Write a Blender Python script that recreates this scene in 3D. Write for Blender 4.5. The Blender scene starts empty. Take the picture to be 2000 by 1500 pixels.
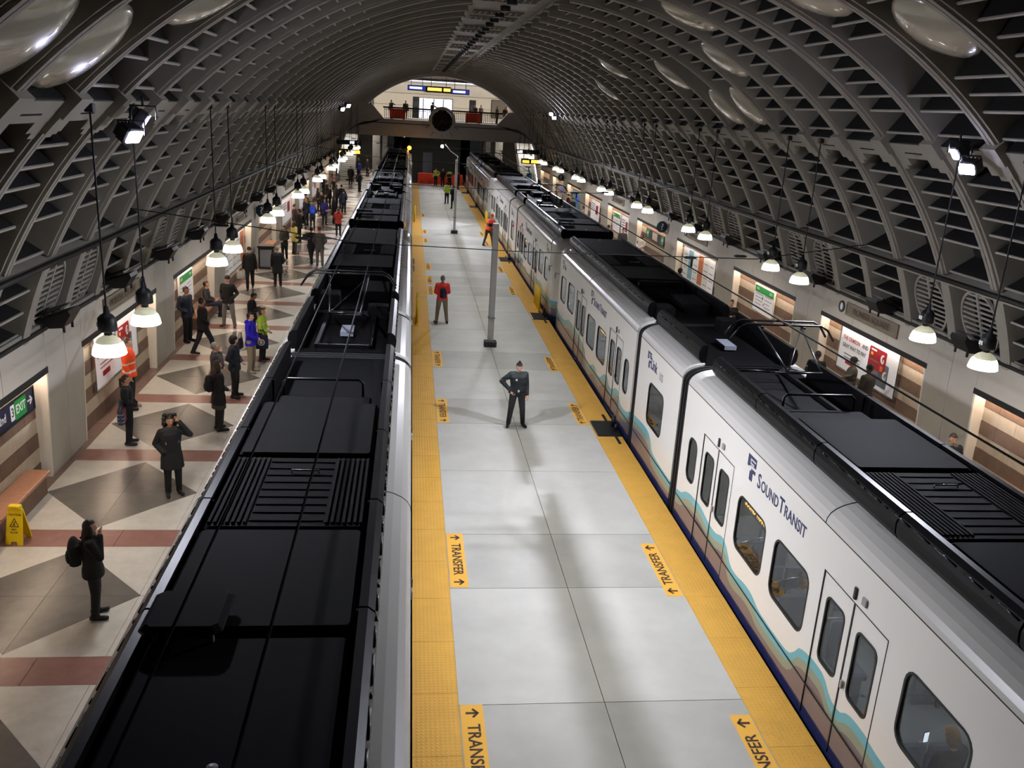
import bpy, bmesh, math, random
import numpy as np
from mathutils import Vector, Matrix
PI = math.pi
random.seed(7)
SC = bpy.context.scene
COL = SC.collection

# ---------------------------------------------------------------- camera, world, exposure
CAM_H = 7.65
yaw, pit, rol = 0.12576747, 0.30189306, 0.05957231
_f = Vector((math.sin(yaw) * math.cos(pit), math.cos(yaw) * math.cos(pit), -math.sin(pit)))
_r = Vector((math.cos(yaw), -math.sin(yaw), 0))
_u = _r.cross(_f)
_r2 = _r * math.cos(rol) + _u * math.sin(rol)
_u2 = -_r * math.sin(rol) + _u * math.cos(rol)
cam_d = bpy.data.cameras.new('camera')
cam_d.sensor_width = 36.0
cam_d.lens = 1720 / 2000 * 36.0
cam_d.clip_start = 0.05
cam_d.clip_end = 400
cam = bpy.data.objects.new('camera', cam_d)
cam.matrix_world = Matrix(((_r2.x, _u2.x, -_f.x, 0), (_r2.y, _u2.y, -_f.y, 0), (_r2.z, _u2.z, -_f.z, CAM_H), (0, 0, 0, 1)))
COL.objects.link(cam)
SC.camera = cam

w = bpy.data.worlds.new('world')
SC.world = w
w.use_nodes = True
w.node_tree.nodes['Background'].inputs[0].default_value = (0.9, 0.95, 1.0, 1)
w.node_tree.nodes['Background'].inputs[1].default_value = 0.01
SC.view_settings.view_transform = 'Standard'
SC.view_settings.look = 'None'
SC.view_settings.gamma = 1
SC.view_settings.exposure = 0.0
SC.cycles.max_bounces = 4
SC.cycles.diffuse_bounces = 3
SC.cycles.glossy_bounces = 2
SC.cycles.transmission_bounces = 2
SC.cycles.transparent_max_bounces = 6
SC.cycles.use_adaptive_sampling = True
SC.cycles.adaptive_threshold = 0.12
SC.cycles.adaptive_min_samples = 12
SC.cycles.sample_clamp_indirect = 4.0
SC.cycles.use_denoising = True
SC.cycles.caustics_reflective = False
SC.cycles.caustics_refractive = False

FLOOD = 0.85      # scale of the floodlights on the cornice
DOWN = 930.0    # power of each lamp added in the crown
PEND = 1.0       # scale of the pendant lamps


def spot(name, loc, target, power, angle, blend=0.6, radius=0.15, color=(1, 1, 1), parent=None):
    d = bpy.data.lights.new(name, 'SPOT')
    d.energy = power
    d.spot_size = math.radians(angle)
    d.spot_blend = blend
    d.shadow_soft_size = radius
    d.color = color
    o = bpy.data.objects.new(name, d)
    o.location = loc
    o.rotation_euler = (Vector(target) - Vector(loc)).to_track_quat('-Z', 'Y').to_euler()
    COL.objects.link(o)
    if parent:
        o.parent = parent
        o.matrix_parent_inverse = Matrix.Translation(-Vector(parent.location))
    return o


# ---------------------------------------------------------------- helpers
class MB:
    """collects shapes; build() links them as ONE mesh object"""
    def __init__(s):
        s.v, s.f, s.m, s.s = [], [], [], []

    def add(s, vs, fs, mi=0, smooth=False):
        o = len(s.v)
        s.v += [tuple(p) for p in vs]
        s.f += [tuple(i + o for i in f) for f in fs]
        s.m += [mi] * len(fs)
        s.s += [smooth] * len(fs)
        return s

    def box(s, x0, y0, z0, x1, y1, z1, mi=0):
        v = [(x, y, z) for z in (z0, z1) for y in (y0, y1) for x in (x0, x1)]
        return s.add(v, [(0, 2, 3, 1), (4, 5, 7, 6), (0, 1, 5, 4), (2, 6, 7, 3), (0, 4, 6, 2), (1, 3, 7, 5)], mi)

    def cbox(s, x0, y0, z0, x1, y1, z1, c=0.02, mi=0):
        """box with chamfered vertical edges and top edge"""
        pl = [(x0 + c, y0), (x1 - c, y0), (x1, y0 + c), (x1, y1 - c), (x1 - c, y1), (x0 + c, y1), (x0, y1 - c), (x0, y0 + c)]
        cx, cy = (x0 + x1) / 2, (y0 + y1) / 2
        def sh(k):
            return [(cx + (x - cx) * (1 - k / max(abs(x1 - x0) / 2, 1e-6)), cy + (y - cy) * (1 - k / max(abs(y1 - y0) / 2, 1e-6))) for x, y in pl]
        v = [(x, y, z0) for x, y in pl] + [(x, y, z1 - c) for x, y in pl] + [(x, y, z1) for x, y in sh(c)]
        f = [tuple(range(7, -1, -1))] + [tuple(range(16, 24))]
        for r in (0, 8):
            for i in range(8):
                j = (i + 1) % 8
                f.append((r + i, r + j, r + 8 + j, r + 8 + i))
        return s.add(v, f, mi)

    def prism(s, poly, axis, a, b, mi=0):
        n = len(poly)
        def P(p, t):
            return (t, p[0], p[1]) if axis == 'x' else ((p[0], t, p[1]) if axis == 'y' else (p[0], p[1], t))
        v = [P(p, a) for p in poly] + [P(p, b) for p in poly]
        f = [tuple(range(n - 1, -1, -1)), tuple(range(n, 2 * n))]
        f += [(i, (i + 1) % n, n + (i + 1) % n, n + i) for i in range(n)]
        return s.add(v, f, mi)

    def ring(s, outer, inner, axis, a, b, mi=0):
        """frame between two closed outlines with the same number of points, extruded a..b"""
        n = len(outer)
        def P(p, t):
            return (t, p[0], p[1]) if axis == 'x' else ((p[0], t, p[1]) if axis == 'y' else (p[0], p[1], t))
        v = [P(p, a) for p in outer] + [P(p, a) for p in inner] + [P(p, b) for p in outer] + [P(p, b) for p in inner]
        f = []
        for i in range(n):
            j = (i + 1) % n
            f += [(i, j, n + j, n + i), (2 * n + i, 3 * n + i, 3 * n + j, 2 * n + j), (i, 2 * n + i, 2 * n + j, j), (n + i, n + j, 3 * n + j, 3 * n + i)]
        return s.add(v, f, mi)

    def tube(s, pts, r, n=8, mi=0, closed=False):
        pts = [Vector(p) for p in pts]
        rs = r if isinstance(r, (list, tuple)) else [r] * len(pts)
        rows = []
        N = len(pts)
        prev = None
        for i, p in enumerate(pts):
            a = pts[i - 1] if (i > 0 or closed) else p
            b = pts[(i + 1) % N] if (i < N - 1 or closed) else p
            d = (b - a).normalized()
            if prev is None:
                up = Vector((0, 0, 1)) if abs(d.z) < 0.9 else Vector((1, 0, 0))
                x = d.cross(up).normalized()
            else:
                x = (prev - d * prev.dot(d)).normalized()
            prev = x
            y = d.cross(x)
            rows.append([p + (x * math.cos(2 * PI * k / n) + y * math.sin(2 * PI * k / n)) * rs[i] for k in range(n)])
        v = [q for row in rows for q in row]
        f = []
        R = N if closed else N - 1
        for i in range(R):
            i2 = (i + 1) % N
            for k in range(n):
                k2 = (k + 1) % n
                f.append((i * n + k, i * n + k2, i2 * n + k2, i2 * n + k))
        if not closed:
            f.append(tuple(range(n - 1, -1, -1)))
            f.append(tuple((N - 1) * n + k for k in range(n)))
        return s.add(v, f, mi, True)

    def lathe(s, prof, n=16, c=(0, 0, 0), mi=0, M=None):
        v, f = [], []
        for r, z in prof:
            for k in range(n):
                p = Vector((r * math.cos(2 * PI * k / n), r * math.sin(2 * PI * k / n), z))
                if M:
                    p = M @ p
                v.append(p + Vector(c))
        for i in range(len(prof) - 1):
            for k in range(n):
                k2 = (k + 1) % n
                f.append((i * n + k, i * n + k2, (i + 1) * n + k2, (i + 1) * n + k))
        f.append(tuple(range(n - 1, -1, -1)))
        f.append(tuple((len(prof) - 1) * n + k for k in range(n)))
        return s.add(v, f, mi, True)

    def ell(s, c, r, n=12, m=8, mi=0, M=None):
        c = Vector(c)
        v = []
        for i in range(1, m):
            t = PI * i / m
            for k in range(n):
                p = Vector((r[0] * math.sin(t) * math.cos(2 * PI * k / n), r[1] * math.sin(t) * math.sin(2 * PI * k / n), r[2] * math.cos(t)))
                v.append((M @ p if M else p) + c)
        top = Vector((0, 0, r[2]))
        v.append((M @ top if M else top) + c)
        v.append((M @ -top if M else -top) + c)
        f = []
        for i in range(m - 2):
            for k in range(n):
                k2 = (k + 1) % n
                f.append((i * n + k, (i + 1) * n + k, (i + 1) * n + k2, i * n + k2))
        T, B = (m - 1) * n, (m - 1) * n + 1
        for k in range(n):
            k2 = (k + 1) % n
            f.append((T, k, k2))
            f.append((B, (m - 2) * n + k2, (m - 2) * n + k))
        return s.add(v, f, mi, True)

    def xf(s, M):
        s.v = [tuple(M @ Vector(p)) for p in s.v]
        return s

    def mesh(s, name, mats, recalc=True):
        me = bpy.data.meshes.new(name)
        me.from_pydata(s.v, [], s.f)
        for m in (mats if isinstance(mats, (list, tuple)) else [mats]):
            me.materials.append(m)
        me.polygons.foreach_set('material_index', s.m)
        me.polygons.foreach_set('use_smooth', s.s)
        if recalc:
            bm = bmesh.new()
            bm.from_mesh(me)
            bmesh.ops.recalc_face_normals(bm, faces=bm.faces)
            bm.to_mesh(me)
            bm.free()
        me.update()
        return me

    def build(s, name, mats, parent=None, loc=None, recalc=True):
        return obj(name, s.mesh(name, mats, recalc), parent, loc)


def obj(name, me, parent=None, loc=None):
    o = bpy.data.objects.new(name, me)
    COL.objects.link(o)
    if parent:
        o.parent = parent
    if loc is not None:
        o.location = loc
    return o


def tag(o, label, cat, group=None):
    o['label'] = label
    o['category'] = cat
    if group:
        o['group'] = group
    return o


def thing(name, label, cat, loc=(0, 0, 0), rz=0, group=None):
    o = bpy.data.objects.new(name, None)
    o.empty_display_size = 0.2
    COL.objects.link(o)
    o.location = loc
    o.rotation_euler = (0, 0, rz)
    return tag(o, label, cat, group)


def struct(o, kind='structure'):
    o['kind'] = kind
    return o


def structure(name):
    o = bpy.data.objects.new(name, None)
    COL.objects.link(o)
    return struct(o)


def stuff(o):
    o['kind'] = 'stuff'
    return o


def dup(root, loc=None, rz=None, label=None, group=None):
    def cp(o, par):
        c = o.copy()
        COL.objects.link(c)
        c.parent = par
        for ch in o.children:
            cp(ch, c)
        return c
    r = cp(root, None)
    if loc is not None:
        r.location = loc
    if rz is not None:
        r.rotation_euler = (0, 0, rz)
    if label:
        r['label'] = label
    if group:
        r['group'] = group
    return r


def rrect(x0, y0, x1, y1, r, n=4):
    """rounded rectangle outline, counter-clockwise, 4*(n+1) points"""
    pts = []
    for cx, cy, a in ((x1 - r, y1 - r, 0), (x0 + r, y1 - r, 90), (x0 + r, y0 + r, 180), (x1 - r, y0 + r, 270)):
        for i in range(n + 1):
            t = math.radians(a + 90 * i / n)
            pts.append((cx + r * math.cos(t), cy + r * math.sin(t)))
    return pts


_tx = {}
WORK = bpy.data.scenes.new('work')          # scratch scene for evaluating modifiers and text


def bake(o):
    WORK.collection.objects.link(o)
    with bpy.context.temp_override(scene=WORK, view_layer=WORK.view_layers[0]):
        dg = bpy.context.evaluated_depsgraph_get()
    dg.update()
    return bpy.data.meshes.new_from_object(o.evaluated_get(dg))



def text_mesh(s, size=1.0, extrude=0.004, bold=False):
    """text as mesh lying in XY, centred on the origin"""
    key = (s, size, extrude, bold)
    if key in _tx:
        return _tx[key]
    cu = bpy.data.curves.new('t', 'FONT')
    cu.body = s
    cu.size = size
    cu.align_x = 'CENTER'
    cu.align_y = 'CENTER'
    cu.extrude = extrude
    cu.resolution_u = 3
    if bold:
        cu.offset = size * 0.014
    o = bpy.data.objects.new('t', cu)
    me = bake(o)
    bpy.data.objects.remove(o)
    bpy.data.curves.remove(cu)
    _tx[key] = me
    return me


def text(name, s, size, mat, parent, M, extrude=0.004, bold=False, sx=1.0):
    me = text_mesh(s, size, extrude, bold).copy()
    me.name = name
    me.materials.clear()
    me.materials.append(mat)
    me.transform(M @ Matrix.Diagonal((sx, 1, 1, 1)))
    return obj(name, me, parent)


def frame(origin, xdir, ydir):
    x = Vector(xdir).normalized()
    y = Vector(ydir).normalized()
    z = x.cross(y)
    return Matrix(((x.x, y.x, z.x, origin[0]), (x.y, y.y, z.y, origin[1]), (x.z, y.z, z.z, origin[2]), (0, 0, 0, 1)))


# ---------------------------------------------------------------- materials
def lin(c):
    return tuple(((x / 255 / 12.92) if x / 255 <= 0.04045 else ((x / 255 + 0.055) / 1.055) ** 2.4) for x in c)


def M(name, rgb, rough=0.6, metal=0.0, var=0.0, scale=3.0, bump=0.0, bscale=40.0, emit=None, strength=0.0, spec=0.5, stretch=None, coat=0.0):
    m = bpy.data.materials.new(name)
    m.use_nodes = True
    nt = m.node_tree
    b = nt.nodes['Principled BSDF']
    col = lin(rgb) + (1,)
    b.inputs['Base Color'].default_value = col
    b.inputs['Roughness'].default_value = rough
    b.inputs['Metallic'].default_value = metal
    b.inputs['Specular IOR Level'].default_value = spec
    b.inputs['Coat Weight'].default_value = coat
    tc = None
    def coords():
        t = nt.nodes.new('ShaderNodeNewGeometry')
        mp = nt.nodes.new('ShaderNodeMapping')
        if stretch:
            mp.inputs['Scale'].default_value = stretch
        nt.links.new(t.outputs['Position'], mp.inputs['Vector'])
        return mp
    if var or bump:
        tc = coords()
    if var:
        n = nt.nodes.new('ShaderNodeTexNoise')
        n.inputs['Scale'].default_value = scale
        n.inputs['Detail'].default_value = 3
        n.inputs['Roughness'].default_value = 0.65
        nt.links.new(tc.outputs[0], n.inputs['Vector'])
        r = nt.nodes.new('ShaderNodeMapRange')
        r.inputs['From Min'].default_value = 0.25
        r.inputs['From Max'].default_value = 0.75
        r.inputs['To Min'].default_value = 1 - var
        r.inputs['To Max'].default_value = 1 + var
        nt.links.new(n.outputs['Fac'], r.inputs['Value'])
        mx = nt.nodes.new('ShaderNodeMix')
        mx.data_type = 'RGBA'
        mx.blend_type = 'MULTIPLY'
        mx.inputs['Factor'].default_value = 1
        mx.inputs['A'].default_value = col
        nt.links.new(r.outputs['Result'], mx.inputs['B'])
        nt.links.new(mx.outputs['Result'], b.inputs['Base Color'])
    if bump:
        n2 = nt.nodes.new('ShaderNodeTexNoise')
        n2.inputs['Scale'].default_value = bscale
        n2.inputs['Detail'].default_value = 3
        nt.links.new(tc.outputs[0], n2.inputs['Vector'])
        bp = nt.nodes.new('ShaderNodeBump')
        bp.inputs['Strength'].default_value = bump
        bp.inputs['Distance'].default_value = 0.01
        nt.links.new(n2.outputs['Fac'], bp.inputs['Height'])
        nt.links.new(bp.outputs['Normal'], b.inputs['Normal'])
    if emit:
        b.inputs['Emission Color'].default_value = lin(emit) + (1,)
        b.inputs['Emission Strength'].default_value = strength
    return m


def glass(name, tint=(0.75, 0.78, 0.78), refl=0.12):
    m = bpy.data.materials.new(name)
    m.use_nodes = True
    nt = m.node_tree
    nt.nodes.clear()
    out = nt.nodes.new('ShaderNodeOutputMaterial')
    t = nt.nodes.new('ShaderNodeBsdfTransparent')
    t.inputs[0].default_value = tint + (1,)
    g = nt.nodes.new('ShaderNodeBsdfGlossy')
    g.inputs['Roughness'].default_value = 0.02
    g.inputs[0].default_value = (1, 1, 1, 1)
    fr = nt.nodes.new('ShaderNodeFresnel')
    fr.inputs[0].default_value = 1.5
    mx = nt.nodes.new('ShaderNodeMixShader')
    ge = nt.nodes.new('ShaderNodeNewGeometry')
    sb = nt.nodes.new('ShaderNodeMath')
    sb.operation = 'SUBTRACT'
    sb.inputs[0].default_value = 1.0
    nt.links.new(ge.outputs['Backfacing'], sb.inputs[1])
    mu = nt.nodes.new('ShaderNodeMath')
    mu.operation = 'MULTIPLY'
    nt.links.new(fr.outputs[0], mu.inputs[0])
    nt.links.new(sb.outputs[0], mu.inputs[1])
    nt.links.new(mu.outputs[0], mx.inputs[0])
    nt.links.new(t.outputs[0], mx.inputs[1])
    nt.links.new(g.outputs[0], mx.inputs[2])
    nt.links.new(mx.outputs[0], out.inputs[0])
    return m


mt = {}
mt['rib'] = M('rib_concrete', (146, 141, 132), 0.75, var=0.08, scale=1.2)
mt['web'] = M('vault_concrete', (138, 133, 126), 0.8, var=0.08, scale=0.9)
mt['lip'] = M('shelf_lip', (170, 165, 157), 0.6)
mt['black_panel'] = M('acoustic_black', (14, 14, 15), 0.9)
mt['void'] = M('vault_backing', (40, 38, 36), 0.95)
mt['disc'] = M('disc_enamel', (176, 170, 152), 0.24, coat=0.6)
mt['pipe'] = M('conduit_black', (22, 21, 20), 0.6)
mt['black'] = M('black_paint', (16, 16, 17), 0.5)
mt['blackm'] = M('black_metal', (12, 12, 13), 0.35, metal=0.3)
mt['wall'] = M('wall_precast', (180, 174, 163), 0.7, var=0.06, scale=0.8)
mt['reveal'] = M('reveal_white', (228, 222, 212), 0.6)
mt['stone_d'] = M('stone_brown', (120, 96, 80), 0.65, var=0.16, scale=5)
mt['stone_l'] = M('stone_tan', (192, 176, 156), 0.65, var=0.12, scale=5)
mt['bench'] = M('bench_granite', (190, 138, 110), 0.35, var=0.14, scale=9)
mt['strip'] = M('soffit_strip', (255, 240, 220), 0.5, emit=(255, 226, 196), strength=26)
mt['concrete'] = M('platform_concrete', (196, 195, 190), 0.55, var=0.1, scale=0.9, bump=0.04, spec=0.35)
mt['concrete2'] = M('platform_concrete_b', (184, 183, 178), 0.5, var=0.12, scale=0.9, bump=0.04, spec=0.35)
mt['base'] = M('trackbed', (40, 38, 36), 0.9, var=0.2, scale=3)
mt['joint'] = M('joint_grout', (120, 116, 110), 0.8)
mt['steel'] = M('rail_steel', (120, 118, 115), 0.3, metal=0.9)
mt['gran_l'] = M('granite_light', (206, 200, 190), 0.28, var=0.12, scale=3.5)
mt['gran_d'] = M('granite_grey', (112, 106, 100), 0.26, var=0.14, scale=3)
mt['gran_r'] = M('granite_red', (150, 106, 97), 0.28, var=0.16, scale=5)
mt['gran_b'] = M('granite_border', (132, 108, 98), 0.3, var=0.16, scale=4)
mt['edge'] = M('edge_granite', (150, 146, 140), 0.45, var=0.1)
mt['white_car'] = M('car_white', (226, 223, 214), 0.28, coat=0.3)
mt['cove'] = M('car_cove_grey', (208, 205, 197), 0.25, coat=0.3)  # greyer than the car sides so the cove comes out darker
mt['car_grey'] = M('car_grey', (150, 150, 150), 0.4)
mt['roof'] = M('roof_black', (5, 5, 6), 0.75, spec=0.08)
mt['roof2'] = M('roof_dark', (10, 10, 11), 0.75, spec=0.08)
mt['roofg'] = M('roof_gloss', (5, 5, 7), 0.28, spec=0.16)
mt['fairing'] = M('fairing_gloss', (8, 8, 9), 0.38, spec=0.2)
mt['glint'] = M('fairing_glint_rail', (70, 70, 72), 0.2, metal=1.0)
mt['gasket'] = M('gasket', (20, 22, 22), 0.5)
mt['rubber'] = M('bellows_rubber', (16, 16, 17), 0.7)
mt['navy'] = M('skirt_navy', (32, 38, 78), 0.35)
mt['silver'] = M('stainless', (200, 200, 200), 0.22, metal=1.0)
mt['alu'] = M('pole_aluminium', (176, 176, 174), 0.4, metal=0.5)
mt['seat'] = M('seat_fabric', (112, 118, 132), 0.8)
mt['interior'] = M('interior_grey', (196, 200, 202), 0.6)
mt['carfloor'] = M('car_floor', (150, 150, 150), 0.7)
mt['carlight'] = M('car_ceiling_light', (255, 255, 255), 0.5, emit=(238, 242, 255), strength=5.0)
mt['glass'] = glass('car_glass', (0.72, 0.76, 0.76))
mt['darkglass'] = M('windscreen_dark', (10, 11, 13), 0.06, coat=0.5)
mt['letter'] = M('lettering_navy', (42, 48, 92), 0.4)
mt['letter_g'] = M('lettering_grey', (150, 150, 152), 0.4)
mt['red_lamp'] = M('tail_lamp', (255, 30, 40), 0.3, emit=(255, 20, 40), strength=12)
mt['orange_lamp'] = M('orange_lamp', (255, 150, 40), 0.3, emit=(255, 150, 40), strength=9)
mt['amber'] = M('amber_led', (255, 170, 60), 0.5, emit=(255, 160, 40), strength=5)
mt['led'] = M('sign_led', (255, 190, 90), 0.5, emit=(255, 175, 70), strength=3)
mt['lamp_glass'] = M('lamp_glass', (255, 255, 250), 0.3, emit=(255, 250, 238), strength=7)
mt['lamp_rim'] = M('lamp_rim', (206, 206, 176), 0.3, emit=(255, 250, 215), strength=0.35)
mt['flood_face'] = M('flood_lens', (240, 240, 255), 0.3, emit=(214, 214, 255), strength=120)
mt['yellow'] = M('tactile_yellow', (226, 172, 74), 0.6, var=0.08, scale=2.5, bump=0.0)
mt['sticker'] = M('sticker_yellow', (246, 186, 76), 0.5)
mt['brown_ink'] = M('sticker_ink', (70, 52, 40), 0.6)
mt['post_y'] = M('post_yellow', (240, 200, 30), 0.5)
mt['caution'] = M('caution_yellow', (244, 212, 20), 0.45)
mt['orange'] = M('barrier_orange', (240, 70, 30), 0.5, emit=None)
mt['white'] = M('print_white', (235, 235, 232), 0.5)
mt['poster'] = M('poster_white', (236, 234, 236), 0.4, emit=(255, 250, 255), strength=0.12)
mt['red'] = M('print_crimson', (168, 28, 40), 0.5)
mt['grey'] = M('print_grey', (112, 118, 126), 0.5)
mt['dark'] = M('print_dark', (48, 48, 54), 0.5)
mt['green'] = M('sign_green', (28, 150, 62), 0.4)
mt['sign_navy'] = M('sign_navy', (24, 28, 62), 0.4)
mt['teal_sign'] = M('sign_teal', (30, 62, 80), 0.4)
mt['blue'] = M('sign_blue', (60, 80, 190), 0.4, emit=(60, 80, 200), strength=0.4)
mt['lit_white'] = M('lit_panel', (240, 244, 255), 0.4, emit=(235, 240, 255), strength=1.4)
mt['plaque'] = M('plaque_bronze', (120, 110, 96), 0.5)
mt['grille'] = M('grille_paint', (150, 145, 137), 0.7)
mt['plaque_l'] = M('plaque_letters', (82, 66, 50), 0.4)
mt['mez_wall'] = M('mezzanine_tile', (226, 216, 200), 0.5, var=0.05)
mt['mez_ceil'] = M('mezzanine_ceiling', (200, 196, 186), 0.7)
mt['beam'] = M('bridge_concrete', (176, 175, 177), 0.75, var=0.06)
mt['tunnel'] = M('tunnel_wall', (70, 68, 62), 0.9, var=0.12, scale=0.6)
mt['stair'] = M('stair_stone', (206, 204, 200), 0.6)
mt['stair_lit'] = M('lit_stair_strip', (255, 255, 255), 0.5, emit=(255, 252, 245), strength=2.0)
mt['wood'] = M('card_orange', (206, 116, 60), 0.5)
mt['paleblue'] = M('card_blue', (120, 170, 190), 0.5)


def add_domes(m):
    """raised dots of a tactile strip as fine relief"""
    nt = m.node_tree
    g = nt.nodes.new('ShaderNodeNewGeometry')
    v = nt.nodes.new('ShaderNodeTexVoronoi')
    v.voronoi_dimensions = '2D'
    v.inputs['Scale'].default_value = 16.4
    v.inputs['Randomness'].default_value = 0.0
    nt.links.new(g.outputs['Position'], v.inputs['Vector'])
    r = nt.nodes.new('ShaderNodeMapRange')
    r.inputs['From Min'].default_value = 0.15
    r.inputs['From Max'].default_value = 0.38
    r.inputs['To Min'].default_value = 1.0
    r.inputs['To Max'].default_value = 0.0
    nt.links.new(v.outputs['Distance'], r.inputs['Value'])
    b = nt.nodes.new('ShaderNodeBump')
    b.inputs['Strength'].default_value = 0.5
    b.inputs['Distance'].default_value = 0.006
    nt.links.new(r.outputs['Result'], b.inputs['Height'])
    nt.links.new(b.outputs['Normal'], nt.nodes['Principled BSDF'].inputs['Normal'])


add_domes(mt['yellow'])

# ---------------------------------------------------------------- station dimensions
CX, ZC, R = 2.80, 0.30, 10.15          # vault axis and radius to the rib faces
DY = 1.935                             # rib spacing
RIB0 = 18.60                           # a rib centre
BAY = 4 * DY
Y_END = 88.0                           # vault ends at the far mezzanine
WL, WR = -7.0, 12.6                    # wall faces
LEDGE = 3.05
K0, K1 = -7, 36                        # rib indices
PIER0 = 17.45                           # pier from PIER0 to PIER0+1.95, repeating every BAY


def rad(phi):
    return math.radians(phi)


def VP(side, r, phi, y):
    a = rad(phi)
    return (CX + side * r * math.cos(a), y, ZC + r * math.sin(a))


def sweep(mb, side, sec, p0, p1, n, mi=0, ycen=0.0):
    """sweep a closed (y, r) section along the vault arc"""
    m = len(sec)
    v = []
    for i in range(n + 1):
        ph = p0 + (p1 - p0) * i / n
        for (y, r) in sec:
            v.append(VP(side, r, ph, y + ycen))
    f = []
    for i in range(n):
        for k in range(m):
            k2 = (k + 1) % m
            f.append((i * m + k, i * m + k2, (i + 1) * m + k2, (i + 1) * m + k))
    f.append(tuple(range(m - 1, -1, -1)))
    f.append(tuple(n * m + k for k in range(m)))
    mb.add(v, f, mi)
    return mb


ceiling = structure('ceiling')

# outer shell behind the ribs, and its extension behind the camera
for side in (-1, 1):
    mb = MB()
    v, f = [], []
    n = 40
    for i in range(n + 1):
        ph = 8 + (90 - 8) * i / n
        for y in (-14, Y_END):
            v.append(VP(side, R + 0.95, ph, y))
    for i in range(n):
        f.append((2 * i, 2 * i + 1, 2 * i + 3, 2 * i + 2))
    mb.add(v, f, 0)
    o = mb.build('backing_shell', mt['void'], ceiling, recalc=False)
    sm = o.modifiers.new('thickness', 'SOLIDIFY')
    sm.thickness = 0.2
    sm.offset = 1 if side < 0 else -1

rib_sec = [(-0.17, R + 0.9), (-0.17, R + 0.05), (-0.11, R + 0.05), (-0.11, R), (-0.012, R), (-0.012, R + 0.03), (0.012, R + 0.03), (0.012, R), (0.11, R), (0.11, R + 0.05), (0.17, R + 0.05), (0.17, R + 0.9)]
rib_me = {}
for side in (-1, 1):
    rib_me[side, 'low'] = sweep(MB(), side, rib_sec, 25.4, 44.0, 10).mesh('rib', mt['rib'])
    rib_me[side, 'up'] = sweep(MB(), side, rib_sec, 45.2, 83.2, 20).mesh('rib', mt['rib'])
    pil = [(-0.16, R + 0.9), (-0.16, R + 0.03), (-0.1, R + 0.01), (0.1, R + 0.01), (0.16, R + 0.03), (0.16, R + 0.9)]
    rib_me[side, 'pil'] = sweep(MB(), side, pil, 15.2, 24.1, 5).mesh('pilaster', mt['rib'])
    # projecting capital of each rib at the cornice
    mb = MB()
    sweep(mb, side, [(-0.22, R + 0.6), (-0.22, R - 0.1), (0.22, R - 0.1), (0.22, R + 0.6)], 43.2, 45.4, 2)
    sweep(mb, side, [(-0.19, R + 0.3), (-0.19, R - 0.05), (0.19, R - 0.05), (0.19, R + 0.3)], 41.4, 43.2, 2)
    rib_me[side, 'cap'] = mb.mesh('rib_capital', mt['rib'])
    # cornice panel between two ribs, stepped lower edge
    mb = MB()
    h = DY / 2 - 0.17
    sweep(mb, side, [(-h, R + 0.16), (-h, R + 0.02), (h, R + 0.02), (h, R + 0.16)], 42.3, 44.4, 2)
    sweep(mb, side, [(-h, R + 0.16), (-h, R + 0.025), (-h + 0.42, R + 0.025), (-h + 0.42, R + 0.16)], 41.2, 42.3, 2)
    sweep(mb, side, [(h - 0.42, R + 0.16), (h - 0.42, R + 0.025), (h, R + 0.025), (h, R + 0.16)], 41.2, 42.3, 2)
    sweep(mb, side, [(-h, R + 0.16), (-h, R + 0.03), (-h + 0.22, R + 0.03), (-h + 0.22, R + 0.16)], 40.6, 41.2, 1)
    sweep(mb, side, [(h - 0.22, R + 0.16), (h - 0.22, R + 0.03), (h, R + 0.03), (h, R + 0.16)], 40.6, 41.2, 1)
    # dark slot, and black ledge painted for the shadow line on top
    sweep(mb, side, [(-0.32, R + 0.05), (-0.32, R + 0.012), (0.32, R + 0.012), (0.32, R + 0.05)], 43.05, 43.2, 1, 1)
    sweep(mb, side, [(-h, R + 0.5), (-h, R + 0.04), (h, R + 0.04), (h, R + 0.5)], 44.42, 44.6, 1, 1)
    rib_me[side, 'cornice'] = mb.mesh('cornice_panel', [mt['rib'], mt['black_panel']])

for k in range(K0, K1 + 1):
    y = RIB0 + k * DY
    if y > Y_END - 0.3:
        continue
    for side in (-1, 1):
        obj('rib', rib_me[side, 'low'], ceiling, (0, y, 0))
        obj('rib', rib_me[side, 'up'], ceiling, (0, y, 0))
        obj('pilaster', rib_me[side, 'pil'], ceiling, (0, y, 0))
        obj('rib_capital', rib_me[side, 'cap'], ceiling, (0, y, 0))
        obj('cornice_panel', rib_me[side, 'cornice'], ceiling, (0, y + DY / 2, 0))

# continuous bands: frieze under the conduit, ledge on the wall head, conduit
for side in (-1, 1):
    mb = MB()
    sweep(mb, side, [(-14, R + 0.6), (-14, R - 0.01), (Y_END, R - 0.01), (Y_END, R + 0.6)], 24.1, 25.2, 2)
    mb.build('frieze_band', mt['rib'], ceiling)
    mb = MB()
    p = VP(side, R - 0.12, 25.25, 0)
    mb.tube([(p[0], -14, p[2]), (p[0], Y_END, p[2])], 0.055, 8)
    mb.build('conduit', mt['pipe'], ceiling)

# shelves (tilted acoustic boards with a light lip) between the ribs
HW = DY / 2 - 0.17
LOW = [25.7, 30.2, 32.4, 34.6, 36.8, 39.0]
UP = [45.6] + [49.0 + 2.25 * i for i in range(15)]
BAND = [16.4, 18.9, 21.4]


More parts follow.
